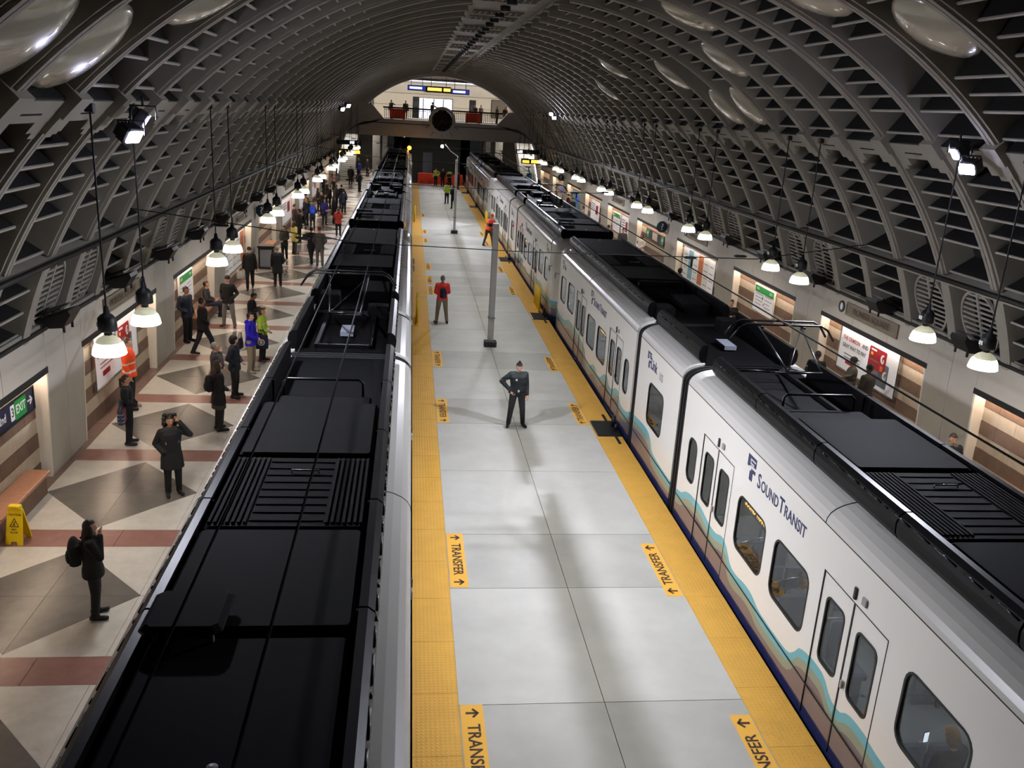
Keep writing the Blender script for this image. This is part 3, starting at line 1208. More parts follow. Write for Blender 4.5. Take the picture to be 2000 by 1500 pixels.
# stairs on both sides
for s, lb in ((-1, 'left'), (1, 'right')):
    xs = (-6.9, -5.5) if s < 0 else (2 * 2.79 + 5.5, 2 * 2.79 + 6.9)
    stt = structure('stair_' + lb)
    for i in range(34):
        mb = MB()
        mb.box(xs[0], 89.5 + i * 0.3, 0.0 if i < 3 else i * 0.17 - 0.3, xs[1], 89.5 + (i + 1) * 0.3 + 0.03, (i + 1) * 0.17)
        mb.build('step', mt['stair'], stt)
    for xx in xs:
        mb = MB()
        mb.prism([(89.3, 0), (89.3, 0.9), (99.6, 6.7), (99.6, 5.2)], 'x', xx - 0.06, xx + 0.06)
        mb.build('balustrade', mt['web'], stt)
    xo = xs[0] - 0.14 if s < 0 else xs[1] + 0.1
    mb = MB()
    mb.prism([(89.2, 0.75), (89.2, 1.05), (99.6, 6.95), (99.6, 6.65)], 'x', xo, xo + 0.05)
    mb.build('lit_handrail', mt['stair_lit'], stt)
    # pier beside the stair
    xp = -3.9 if s < 0 else 8.7
    mb = MB()
    mb.box(xp, 94, 0, xp + 0.75, 95, 5.5)
    mb.build('stair_pier', mt['web'], stt)

# ---------------------------------------------------------------- trains
def livery():
    """white car side with wavy teal, sage, mauve and navy bands near the floor"""
    m = bpy.data.materials.new('car_livery')
    m.use_nodes = True
    nt = m.node_tree
    b = nt.nodes['Principled BSDF']
    b.inputs['Roughness'].default_value = 0.28
    b.inputs['Coat Weight'].default_value = 0.3
    tc = nt.nodes.new('ShaderNodeTexCoord')
    sp = nt.nodes.new('ShaderNodeSeparateXYZ')
    nt.links.new(tc.outputs['Object'], sp.inputs[0])
    mr = nt.nodes.new('ShaderNodeMapRange')
    mr.inputs['From Min'].default_value = -14.5
    mr.inputs['From Max'].default_value = 14.5
    nt.links.new(sp.outputs['Y'], mr.inputs['Value'])
    pts = [(-14.5, .8), (-12.6, .66), (-11.2, .86), (-10.17, .8), (-9.73, .83), (-9.32, .79), (-9.03, .67), (-8.54, .87), (-7.93, .78), (-7.54, .51), (-6.68, .49), (-6.04, .6), (-5.4, .54), (-4.78, .82), (-4.28, .72), (-3.29, .82), (-2.31, .58),
           (-1.2, .5), (-0.2, .55), (0.48, .88), (1.18, .85), (2.07, .73), (2.84, .58), (3.48, .83), (4.34, .63), (4.81, .81), (5.84, .5), (6.46, .62), (7.28, .4), (7.94, .68), (9.06, .83), (10.55, .92), (11.6, .74), (12.53, .67), (13.45, .76), (14.5, .7)]

    def curve(dz):
        fc = nt.nodes.new('ShaderNodeFloatCurve')
        c = fc.mapping.curves[0]
        P = [((y + 14.5) / 29.0, min(1, max(0, z + dz))) for y, z in pts]
        c.points[0].location = P[0]
        c.points[1].location = P[-1]
        for p in P[1:-1]:
            c.points.new(*p)
        fc.mapping.update()
        nt.links.new(mr.outputs[0], fc.inputs['Value'])
        return fc
    base = curve(0)
    prev = None
    bands = [(0.0, (92, 176, 190)), (-0.14, (136, 150, 132)), (-0.28, (116, 104, 108)), (-9, None)]
    cur = nt.nodes.new('ShaderNodeRGB')
    cur.outputs[0].default_value = lin((230, 227, 218)) + (1,)
    out = cur.outputs[0]
    for dz, c in bands[:3]:
        ad = nt.nodes.new('ShaderNodeMath')
        ad.operation = 'ADD'
        ad.inputs[1].default_value = dz
        nt.links.new(base.outputs[0], ad.inputs[0])
        lt = nt.nodes.new('ShaderNodeMath')
        lt.operation = 'LESS_THAN'
        nt.links.new(sp.outputs['Z'], lt.inputs[0])
        nt.links.new(ad.outputs[0], lt.inputs[1])
        mx = nt.nodes.new('ShaderNodeMix')
        mx.data_type = 'RGBA'
        nt.links.new(lt.outputs[0], mx.inputs['Factor'])
        nt.links.new(out, mx.inputs['A'])
        mx.inputs['B'].default_value = lin(c) + (1,)
        out = mx.outputs['Result']
    lt = nt.nodes.new('ShaderNodeMath')
    lt.operation = 'LESS_THAN'
    lt.inputs[1].default_value = 0.12
    nt.links.new(sp.outputs['Z'], lt.inputs[0])
    mx = nt.nodes.new('ShaderNodeMix')
    mx.data_type = 'RGBA'
    nt.links.new(lt.outputs[0], mx.inputs['Factor'])
    nt.links.new(out, mx.inputs['A'])
    mx.inputs['B'].default_value = lin((36, 42, 84)) + (1,)
    nt.links.new(mx.outputs['Result'], b.inputs['Base Color'])
    return m


mt['livery'] = livery()
HWID = 1.325
ART = (1.64, 2.06)                     # bellows
HALF = 14.35
# openings on one half (positive y): (y0, y1, z0, z1, kind)
OPEN = [(2.48, 3.02, 0.97, 1.88, 'win'), (3.27, 4.84, 0.0, 2.17, 'door'), (5.18, 6.40, 0.93, 1.9, 'win'), (6.70, 7.93, 0.93, 1.9, 'win'),
        (8.25, 9.85, 0.0, 2.17, 'door'), (10.25, 11.5, 1.2, 2.17, 'win'), (11.9, 12.95, 1.2, 2.12, 'cab')]
CWIN = (-0.63, 0.63, 1.0, 2.0, 'win')


def side_panel(y0, y1, opens, sx):
    mb = MB()
    ys = sorted(set([y0, y1] + [v for o in opens for v in o[:2]]))
    for a, b in zip(ys[:-1], ys[1:]):
        m = (a + b) / 2
        zs = [(-0.2, 2.75)]
        for o in opens:
            if o[0] <= m <= o[1]:
                zs = [(-0.2, o[2]), (o[3], 2.75)]
        for z0, z1 in zs:
            if z1 - z0 > 0.01:
                mb.box(min(sx * HWID, sx * (HWID - 0.06)), a, z0, max(sx * HWID, sx * (HWID - 0.06)), b, z1)
    return mb


COVE = [(HWID, 2.75), (HWID - 0.012, 2.82), (HWID - 0.05, 2.89), (HWID - 0.12, 2.95), (HWID - 0.22, 3.0), (HWID - 0.32, 3.03), (HWID - 0.43, 3.05)]


def window_parts(root, o, sx, dark=False):
    y0, y1, z0, z1 = o[:4]
    r = min(0.16, (y1 - y0) * 0.32)
    inner = rrect(y0 + 0.045, z0 + 0.045, y1 - 0.045, z1 - 0.045, r)
    outer = rrect(y0 + 0.012, z0 + 0.012, y1 - 0.012, z1 - 0.012, r + 0.03)
    sq = rrect(y0, z0, y1, z1, 0.001)
    a, b = sorted((sx * (HWID - 0.05), sx * (HWID + 0.004)))
    wn = MB().ring(sq, outer, 'x', *sorted((sx * (HWID - 0.05), sx * HWID))).build('window', mt['livery'], root)
    MB().ring(outer, inner, 'x', a, b).build('gasket', mt['gasket'], wn)
    a, b = sorted((sx * (HWID - 0.04), sx * (HWID - 0.015)))
    MB().prism(inner, 'x', a, b).build('pane', mt['darkglass'] if dark else mt['glass'], wn)
    return wn


def door_parts(root, o, sx):
    y0, y1, z0, z1 = o[:4]
    ym = (y0 + y1) / 2
    for k, (a, b) in enumerate(((y0 + 0.008, ym - 0.012), (ym + 0.012, y1 - 0.008))):
        zb = -0.05
        wy0, wy1, wz0, wz1 = a + 0.13, b - 0.13, 0.95, 1.92
        xa, xb = sorted((sx * (HWID - 0.06), sx * (HWID - 0.012)))
        mb = MB()
        for q in ((a, zb, b, wz0), (a, wz1, b, z1 - 0.01), (a, wz0, wy0, wz1), (wy1, wz0, b, wz1)):
            mb.box(xa, q[0], q[1], xb, q[2], q[3])
        leaf = mb.build('door_leaf', mt['livery'], root)
        r = 0.11
        sq = rrect(wy0, wz0, wy1, wz1, 0.001)
        ou = rrect(wy0 + 0.006, wz0 + 0.006, wy1 - 0.006, wz1 - 0.006, r)
        inn = rrect(wy0 + 0.035, wz0 + 0.035, wy1 - 0.035, wz1 - 0.035, r - 0.02)
        MB().ring(sq, ou, 'x', xa, xb).build('corner_fill', mt['livery'], leaf)
        MB().ring(ou, inn, 'x', *sorted((sx * (HWID - 0.055), sx * (HWID - 0.004)))).build('gasket', mt['gasket'], leaf)
        MB().prism(inn, 'x', *sorted((sx * (HWID - 0.045), sx * (HWID - 0.02)))).build('pane', mt['glass'], leaf)
    MB().box(*[v for v in (min(sx * (HWID - 0.02), sx * (HWID - 0.002)), ym - 0.013, 0.0, max(sx * (HWID - 0.02), sx * (HWID - 0.002)), ym + 0.013, z1)]).build('door_seal', mt['gasket'], root)
    mb = MB()
    xa, xb = sorted((sx * (HWID - 0.01), sx * (HWID + 0.004)))
    mb.box(xa, y0 - 0.012, -0.05, xb, y0 + 0.002, z1 + 0.01)
    mb.box(xa, y1 - 0.002, -0.05, xb, y1 + 0.012, z1 + 0.01)
    mb.box(xa, y0, z1 - 0.002, xb, y1, z1 + 0.012)
    mb.build('door_frame', mt['gasket'], root)
    # lamp and sensor over the door, push button, threshold
    x0, x1 = sorted((sx * HWID, sx * (HWID + 0.03)))
    MB().cbox(x0, ym - 0.03, z1 + 0.06, x1, ym + 0.03, z1 + 0.22, 0.012).build('door_lamp', mt['dark'], root)
    MB().cbox(x0, ym - 0.28, z1 + 0.1, x1, ym - 0.17, z1 + 0.2, 0.012).build('door_sensor', mt['car_grey'], root)
    MB().cbox(x0, ym - 0.1, 1.02, x1, ym - 0.05, 1.13, 0.01).build('door_button', mt['car_grey'], root)
    x0, x1 = sorted((sx * (HWID - 0.02), sx * (HWID + 0.045)))
    MB().box(x0, y0 + 0.02, -0.1, x1, y1 - 0.02, -0.055).build('threshold', mt['roof2'], root)


def st_logo(root, y, z, sx, size=0.34):
    """square navy emblem with a white S over a T"""
    X = sx * (HWID + 0.003)
    def Y(v):
        return y + sx * v * size * -1 if False else y - (-sx) * v * size
    mb = MB()
    d = -1 if sx < 0 else 1            # reading direction along y
    def rect(a, b, c, e):
        ya, yb = y + d * a * size, y + d * c * size
        mb.box(min(X, X - sx * 0.004), min(ya, yb), z + b * size, max(X, X - sx * 0.004), max(ya, yb), z + e * size)
    rect(0, 0.62, 0.86, 1.0)
    rect(0.0, 0.5, 0.3, 0.64)
    rect(0.3, 0.0, 0.62, 0.38)
    rect(0.42, 0.36, 0.86, 0.5)
    lg = mb.build('emblem', mt['letter'], root)
    mb = MB()
    X += sx * 0.003
    rect(0.28, 0.82, 0.8, 0.88)
    rect(0.28, 0.7, 0.34, 0.86)
    rect(0.28, 0.66, 0.66, 0.72)
    rect(0.6, 0.52, 0.66, 0.7)
    rect(0.2, 0.5, 0.66, 0.56)
    mb.build('emblem_line', mt['white_car'], lg)


def make_car(name, label, loc, group):
    root = thing(name, label, 'train', loc, 0, group)
    # floor and roof deck
    MB().box(-HWID + 0.06, -HALF + 0.9, -0.22, HWID - 0.06, HALF - 0.9, -0.06).build('car_floor', mt['carfloor'], root)
    MB().box(-HWID + 0.03, -HALF + 1.0, -0.5, HWID - 0.03, HALF - 1.0, -0.22).build('underframe', mt['black'], root)
    secs = [(-HALF + 1.1, -ART[1], -1), (-ART[0], ART[0], 0), (ART[1], HALF - 1.1, 1)]
    for a, b, h in secs:
        for sx in (-1, 1):
            if h == 0:
                ops = [CWIN]
            elif h == 1:
                ops = OPEN
            else:
                ops = [(-o[1], -o[0]) + o[2:] for o in OPEN]
            side_panel(a, b, ops, sx).build('side_panel', mt['livery'], root)
            for o in ops:
                if o[4] == 'door':
                    door_parts(root, o, sx)
                else:
                    window_parts(root, o, sx, o[4] == 'cab')
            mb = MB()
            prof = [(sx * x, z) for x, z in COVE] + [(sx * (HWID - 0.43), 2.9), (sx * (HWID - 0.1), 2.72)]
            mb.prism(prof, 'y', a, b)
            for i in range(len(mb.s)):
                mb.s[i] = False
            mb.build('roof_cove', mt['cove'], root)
            x0, x1 = sorted((sx * (HWID - 0.004), sx * (HWID + 0.0025)))
            MB().box(x0, a, 2.742, x1, b, 2.756).build('side_seam', mt['gasket'], root)
            x0, x1 = sorted((sx * (HWID - 0.004), sx * (HWID + 0.012)))
            MB().box(x0, a, 0.44, x1, b, 0.455).build('rub_strip', mt['gasket'], root)
        MB().box(-HWID + 0.4, a, 2.92, HWID - 0.4, b, 3.02).build('roof_deck', mt['roof'], root)
        MB().box(-HWID + 0.1, a, 2.5, HWID - 0.1, b, 2.55).build('inner_ceiling', mt['interior'], root)
        for xx in (-0.5, 0.5):
            MB().box(xx - 0.07, a + 0.2, 2.485, xx + 0.07, b - 0.2, 2.5).build('ceiling_light', mt['carlight'], root)
        if h:
            yj = h * 8.05
            for sx in (-1, 1):
                mb = MB()
                pr = [(sx * (x + 0.003), z + 0.003) for x, z in COVE] + [(sx * (x - 0.02), z - 0.02) for x, z in COVE[::-1]]
                mb.prism(pr, 'y', yj - 0.009, yj + 0.009)
                mb.build('cove_seam', mt['gasket'], root)
    # bellows between the sections
    for h in (-1, 1):
        mb = MB()
        prof = [(-HWID, -0.2), (-HWID, 2.75)] + [(-x, z) for x, z in COVE[1:]] + [(x, z) for x, z in COVE[:0:-1]] + [(HWID, 2.75), (HWID, -0.2)]
        ny = 6
        for i in range(ny):
            y0 = ART[0] + (ART[1] - ART[0]) * i / ny
            y1 = ART[0] + (ART[1] - ART[0]) * (i + 1) / ny
            k = 0.97 if i % 2 else 0.985
            mb.prism([(x * k, z * (k if z > 0 else 1)) for x, z in prof], 'y', min(h * y0, h * y1), max(h * y0, h * y1))
        mb.build('bellows', mt['rubber'], root)
    # cab noses
    for h in (-1, 1):
        rows = []
        ys = [(HALF - 1.1, 1.0, 0.0), (HALF - 0.75, 0.985, 0.01), (HALF - 0.45, 0.95, 0.05), (HALF - 0.2, 0.88, 0.14), (HALF - 0.05, 0.76, 0.3), (HALF, 0.6, 0.46)]
        def prof_at(kx, dz):
            P = [(HWID * kx, -0.3), (HWID * kx, 0.6), (HWID * kx * 0.99, 1.6), (HWID * kx * 0.98, 2.75 - dz)]
            P += [(x * kx * 0.98, z - dz) for x, z in COVE[1:]]
            P += [(0, 3.06 - dz)]
            return P + [(-x, z) for x, z in P[-2::-1]]
        m = None
        mb = MB()
        v, f = [], []
        for yy, kx, dz in ys:
            pr = prof_at(kx, dz)
            m = len(pr)
            v += [(x, h * yy, z) for x, z in pr]
        for i in range(len(ys) - 1):
            for k in range(m - 1):
                f.append((i * m + k, i * m + k + 1, (i + 1) * m + k + 1, (i + 1) * m + k))
        f.append(tuple((len(ys) - 1) * m + k for k in range(m)))
        mb.add(v, f, 0, True)
        nose = mb.build('cab_nose', mt['livery'], root)
        # wrap-round dark windscreen
        mb = MB()
        v, f = [], []
        for z, g in ((1.15, 0.0), (1.9, 0.0), (2.5, 0.03), (2.95, 0.2)):
            row = []
            for x, yy in ((-0.93, HALF - 0.22), (-0.8, HALF - 0.03), (-0.5, HALF + 0.02), (0, HALF + 0.025), (0.5, HALF + 0.02), (0.8, HALF - 0.03), (0.93, HALF - 0.22)):
                row.append((x * HWID * (0.9 - g * 0.1), h * (yy - g), z - g * 0.6))
            v += row
        for i in range(3):
            for k in range(6):
                f.append((i * 7 + k, i * 7 + k + 1, i * 7 + k + 8, i * 7 + k + 7))
        mb.add(v, f, 0, True)
        o = mb.build('windscreen', mt['darkglass'], nose)
        s2 = o.modifiers.new('t', 'SOLIDIFY')
        s2.thickness = 0.02
        s2.offset = 0
        MB().cbox(-0.35, min(h * (HALF - 0.5), h * (HALF + 0.3)), -0.4, 0.35, max(h * (HALF - 0.5), h * (HALF + 0.3)), -0.05, 0.05).build('coupler', mt['black'], root)
        for sx in (-1, 1):
            MB().ell((sx * 0.8, h * (HALF - 0.02), 0.75), (0.09, 0.05, 0.07)).build('head_lamp', mt['lit_white'] if h > 0 else mt['car_grey'], root)
            MB().ell((sx * 0.55, h * (HALF - 0.16), 2.72), (0.05, 0.05, 0.05)).build('tail_lamp', mt['red_lamp'] if (h < 0 and sx < 0) else mt['red'], root)
            mb = MB()
            mb.tube([(sx * (HWID - 0.03), h * (HALF - 0.7), 2.0), (sx * (HWID + 0.1), h * (HALF - 0.55), 2.0)], 0.015, 6)
            mb.ell((sx * (HWID + 0.1), h * (HALF - 0.55), 1.92), (0.03, 0.08, 0.13))
            mb.build('mirror', mt['car_grey'], root)
    # roof equipment
    def rbox(y0, y1, x0, x1, z1, mat, c=0.03, nm='roof_box'):
        return MB().cbox(x0, min(y0, y1), 3.0, x1, max(y0, y1), z1, c).build(nm, mat, root)
    for h in (-1, 1):
        rbox(h * 5.7, h * 7.7, -0.82, 0.82, 3.38, mt['roof'])
        rb = rbox(h * 7.78, h * 9.7, -0.82, 0.82, 3.36, mt['roof'])
        mb = MB()
        for x0, x1 in ((-0.78, -0.42), (0.42, 0.78)):
            n = 7
            for i in range(n):
                xx = x0 + (x1 - x0) * i / (n - 1)
                mb.box(xx - 0.014, min(h * 7.85, h * 9.62), 3.36, xx + 0.014, max(h * 7.85, h * 9.62), 3.385)
        mb.build('cooling_fins', mt['roof2'], rb)
        mb = MB()
        for i in range(9):
            yy = h * (7.95 + i * 0.2)
            mb.box(-0.38, yy - 0.012, 3.36, 0.38, yy + 0.012, 3.375)
        mb.build('hatch_ribs', mt['roof2'], rb)
        MB().tube([(-0.1, h * 8.3, 3.37), (-0.1, h * 8.3, 3.41), (0.22, h * 8.3, 3.41), (0.22, h * 8.3, 3.37)], 0.012, 6).build('hatch_handle', mt['silver'], rb)
        rbox(h * 9.78, h * 11.6, -0.82, 0.82, 3.39, mt['roof2'])
        rbox(h * 11.68, h * 13.5, -0.8, 0.8, 3.36, mt['roof'])
        MB().lathe([(0.11, 3.29), (0.11, 3.33), (0.07, 3.38), (0.01, 3.4)], 14, (0, h * 13.2, -0.03)).build('antenna_dome', mt['car_grey'], root)
        mb = MB()
        mb.tube([(-0.66, h * 4.85, 3.0), (-0.66, h * 4.85, 3.42), (-0.6, h * 4.85, 3.47), (0.5, h * 4.85, 3.47), (0.56, h * 4.85, 3.42), (0.56, h * 4.85, 3.0)], 0.022, 8)
        mb.build('roof_hoop', mt['blackm'], root)
        rbox(h * 4.9, h * 5.6, -0.7, 0.7, 3.22, mt['roof'])
        if h > 0:
            rbox(h * 2.3, h * 2.9, -0.84, -0.35, 3.3, mt['roof2'])
            rbox(h * 3.1, h * 4.5, 0.1, 0.8, 3.24, mt['roof'])
    # glossy black shoulder fairing along both roof edges, in short lengths
    for sx in (-1, 1):
        pr = [(0.88, 3.0), (0.97, 3.06), (1.02, 3.14), (1.03, 3.26), (1.0, 3.36), (0.94, 3.41), (0.86, 3.41), (0.86, 3.0)]
        fm = MB().prism([(sx * x, z) for x, z in pr], 'y', 0.01, 2.21).mesh('roof_fairing', mt['fairing'])
        fm2 = MB().prism([(sx * (x * 0.97), z - 0.03) for x, z in pr], 'y', -0.02, 0.02).mesh('fairing_joint', mt['roof'])
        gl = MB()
        for y0 in (-13.55, -11.32, -9.09, -6.86, -4.63):
            for q in (y0, -y0 - 2.22):
                obj('roof_fairing', fm, root, (0, q, 0))
                obj('fairing_joint', fm2, root, (0, q, 0))
        obj('roof_fairing', MB().prism([(sx * x, z) for x, z in pr], 'y', -ART[0] + 0.05, ART[0] - 0.05).mesh('roof_fairing', mt['fairing']), root)
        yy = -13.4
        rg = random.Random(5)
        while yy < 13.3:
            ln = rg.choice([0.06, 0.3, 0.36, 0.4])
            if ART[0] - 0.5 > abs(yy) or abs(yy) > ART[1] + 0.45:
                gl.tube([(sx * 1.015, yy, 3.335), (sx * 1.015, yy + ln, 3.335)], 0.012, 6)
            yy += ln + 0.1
        stuff(gl.build('fairing_glint_rail', mt['glint'], root))  # rail broken into random lengths to shape the dashed highlight
    # antenna board on the near half (grey plate on short posts)
    mb = MB()
    mb.cbox(-0.86, -11.85, 3.5, -0.2, -11.2, 3.54, 0.05)
    ab = mb.build('antenna_board', mt['roof2'], root)
    mb = MB()
    for x, y in ((-0.75, -11.75), (-0.3, -11.75), (-0.75, -11.3), (-0.3, -11.3)):
        mb.tube([(x, y, 3.3), (x, y, 3.5)], 0.02, 6)
    mb.build('board_posts', mt['car_grey'], ab)
    # pantograph
    mb = MB()
    mb.box(-0.55, -1.4, 3.02, -0.48, 1.2, 3.1)
    mb.box(0.48, -1.4, 3.02, 0.55, 1.2, 3.1)
    for yy in (-1.4, 1.15):
        mb.box(-0.55, yy, 3.02, 0.55, yy + 0.07, 3.1)
    pan = mb.build('pantograph', mt['blackm'], root)
    mb = MB()
    for sx in (-1, 1):
        mb.tube([(sx * 0.42, 1.0, 3.1), (sx * 0.3, -0.9, 3.62)], 0.025, 6)
        mb.tube([(sx * 0.3, -0.9, 3.62), (sx * 0.4, 0.35, 4.12)], 0.018, 6)
    mb.tube([(-0.3, -0.9, 3.62), (0.3, -0.9, 3.62)], 0.02, 6)
    mb.tube([(-0.3, -0.9, 3.62), (0.4, 0.35, 4.12)], 0.01, 6)
    mb.build('pantograph_arm', mt['blackm'], pan)
    mb = MB()
    for dy in (-0.16, 0.16):
        mb.tube([(-0.98, 0.35 + dy, 3.92), (-0.84, 0.35 + dy, 4.12), (-0.7, 0.35 + dy, 4.2), (0.7, 0.35 + dy, 4.2), (0.84, 0.35 + dy, 4.12), (0.98, 0.35 + dy, 3.92)], 0.022, 6)
    mb.tube([(-0.4, 0.19, 4.14), (-0.4, 0.51, 4.14)], 0.02, 6)
    mb.tube([(0.4, 0.19, 4.14), (0.4, 0.51, 4.14)], 0.02, 6)
    mb.build('pantograph_head', mt['blackm'], pan)
    MB().box(-0.12, -0.55, 3.05, 0.14, 0.05, 3.14).build('roof_insulator', mt['grey'], root)
    MB().cbox(0.35, 1.2, 3.02, 0.8, 1.55, 3.3, 0.02).build('roof_box', mt['roof2'], root)
    # interior: seats and grab rails
    sm_ = MB()
    sm_.cbox(-0.21, -0.22, 0.4, 0.21, 0.22, 0.5, 0.03)
    sm_.cbox(-0.21, -0.26, 0.42, 0.21, -0.19, 1.05, 0.03)
    sm_.box(-0.16, -0.18, -0.06, 0.16, 0.16, 0.4)
    seat_me = sm_.mesh('seat', mt['seat'])
    for h in (-1, 1):
        for yy in (5.5, 6.35, 7.2, 8.0 - 0.05, 10.4, 11.2):
            for x in (-1.02, -0.58, 0.58, 1.02):
                o = obj('seat', seat_me, root, (x, h * yy, 0))
                o.rotation_euler = (0, 0, 0 if h > 0 else PI)
        for yy in (4.95, 8.15):
            for x in (-0.75, 0.75):
                MB().tube([(x, h * yy, -0.06), (x, h * yy, 2.5)], 0.018, 6).build('grab_pole', mt['silver'], root)
        for yy in (5.3, 6.6, 7.7):
            MB().tube([(-1.2, h * yy, 1.02), (-0.9, h * yy, 1.1), (-0.4, h * yy, 1.1)], 0.016, 6).build('grab_rail', mt['silver'], root)
    # lettering on both sides
    for sx in (-1, 1):
        d = -1 if sx < 0 else 1
        X = sx * (HWID + 0.002)
        def letters(s, y, z, size, mat, stx=1.0):
            text('lettering', s, size, mat, root, frame((X, y, z), (0, d, 0), (0, 0, 1)), 0.002, True, stx)
        def run(parts, y, z):
            # parts (string, size, z offset) set one after the other along the reading direction
            for st_, size, dz_ in parts:
                me_ = text_mesh(st_, size, 0.002, True)
                xs_ = [v.co.x for v in me_.vertices]
                w_ = (max(xs_) - min(xs_)) * 0.88
                mid = (max(xs_) + min(xs_)) / 2 * 0.88
                letters(st_, y + d * (w_ / 2 - mid), z + dz_, size, mt['letter'], 0.88)
                y += d * (w_ + 0.03)

        def big(yc):
            st_logo(root, yc - d * 1.25, 2.24, sx, 0.4)
            run([('S', 0.33, 0.02), ('OUND', 0.25, 0.0), ('T', 0.33, 0.02), ('RANSIT', 0.25, 0.0)], yc - d * 0.78, 2.345)
        big(-6.6)
        big(6.4)
        st_logo(root, 0.95 * -d, 2.24, sx, 0.36)
        letters('Link', 0.38 * -d, 2.38, 0.34, mt['letter'], 0.9)
        letters('105', 0.22 * d, 2.3, 0.24, mt['letter_g'], 0.9)
        for yc in (-12.2, 12.9):
            st_logo(root, yc, 2.34, sx, 0.32)
            letters('Link', yc + d * 0.56, 2.46, 0.26, mt['letter_g'], 0.9)
    # amber destination sign in one window of the near half
    for yw, sx in ((-5.79, -1), (5.79, 1), (-5.79, 1), (5.79, -1)):
        MB().box(min(sx * 1.2, sx * 1.24), yw - 0.56, 1.66, max(sx * 1.2, sx * 1.24), yw + 0.56, 1.88).build('sign_case', mt['black'], root)
        d = -1 if sx < 0 else 1
        text('sign_text', 'SOUND TRANSIT', 0.17, mt['led'], root, frame((sx * 1.245, yw, 1.77), (0, d, 0), (0, 0, 1)), 0.002, True, 0.75)
    return root


CARX_R, CARX_L = 6.795, -1.225
car1 = make_car('tram_car', 'nearest white light rail car on the right track, numbered 105', (CARX_R, 17.93, 0), 'light rail cars')
dup(car1, (CARX_R, 47.0, 0), label='middle white light rail car on the right track with a red tail lamp')
dup(car1, (CARX_R, 76.05, 0), label='farthest white light rail car on the right track, under the bridge end')
dup(car1, (CARX_L, 18.2, 0), label='nearest light rail car on the left track, seen by its black roof')
dup(car1, (CARX_L, 47.3, 0), label='middle light rail car on the left track, black roof with a pale dome')
dup(car1, (CARX_L, 76.4, 0), label='farthest light rail car on the left track beside the orange signal')
for car in [o for o in bpy.data.objects if o.name.startswith('tram_car') and o.parent is None and o.location.x > 0]:
    for ch in car.children:
        if ch.name.split('.')[0] == 'pantograph':
            ch.location.y = -3.2

# ---------------------------------------------------------------- lamps and equipment
ORD = ['nearest', 'second', 'third', 'fourth', 'fifth', 'sixth', 'seventh', 'eighth', 'ninth', 'tenth', 'eleventh', 'twelfth', 'thirteenth', 'fourteenth', 'fifteenth', 'sixteenth', 'seventeenth', 'eighteenth', 'nineteenth', 'twentieth']


def make_pendant(loc, label, group):
    t = thing('pendant_lamp', label, 'lamp', loc, 0, group)
    bell = [(0.24, 0.0), (0.248, 0.012), (0.242, 0.03), (0.232, 0.09), (0.212, 0.15), (0.185, 0.19)]
    MB().lathe(bell, 24).build('glass_shade', mt['lamp_glass'], t)
    MB().lathe([(0.188, 0.188), (0.165, 0.225), (0.12, 0.262), (0.075, 0.285), (0.05, 0.3)], 20).build('shade_collar', mt['lamp_rim'], t)
    h = MB()
    h.lathe([(0.06, 0.28), (0.06, 0.34), (0.13, 0.36), (0.145, 0.38), (0.14, 0.55), (0.1, 0.6), (0.05, 0.63), (0.03, 0.74)], 6)
    hs = h.build('ballast_housing', mt['black'], t)
    MB().box(-0.14, -0.05, 0.43, -0.125, 0.05, 0.5).build('rating_label', mt['white'], hs)
    MB().tube([(0, 0, 0.72), (0, 0, 3.55)], 0.014, 6).build('rod', mt['pipe'], t)
    MB().cbox(-0.06, -0.06, 3.5, 0.06, 0.06, 3.62, 0.01).build('ceiling_bracket', mt['pipe'], t)
    d = bpy.data.lights.new('pendant_light', 'SPOT')
    d.energy = 140 * PEND
    d.spot_size = math.radians(164)
    d.spot_blend = 0.5
    d.shadow_soft_size = 0.14
    d.color = (1, 0.96, 0.9)
    o = bpy.data.objects.new('pendant_light', d)
    o.parent = t
    o.location = (0, 0, -0.03)
    COL.objects.link(o)
    return t


ped0 = None
for side, X, nm in ((-1, -4.45, 'left'), (1, 10.05, 'right')):
    i = 0
    for k in range(0, 9):
        for dy in (13.4, 15.32):
            y = dy + BAY * k + (0.45 if side > 0 else 0)
            if y > 84:
                continue
            vis = y > 12
            if vis:
                lb = ORD[i] + ' bell-shaped pendant lamp from the camera along the ' + nm + ' platform'
                i += 1
            else:
                lb = ('first' if dy < 14 else 'second') + ' pendant lamp just behind the picture edge over the ' + nm + ' platform'
            if ped0 is None:
                ped0 = make_pendant((X, y, 3.78), lb, 'pendant lamps over the ' + nm + ' platform')
            else:
                dup(ped0, (X, y, 3.78), label=lb, group='pendant lamps over the ' + nm + ' platform')


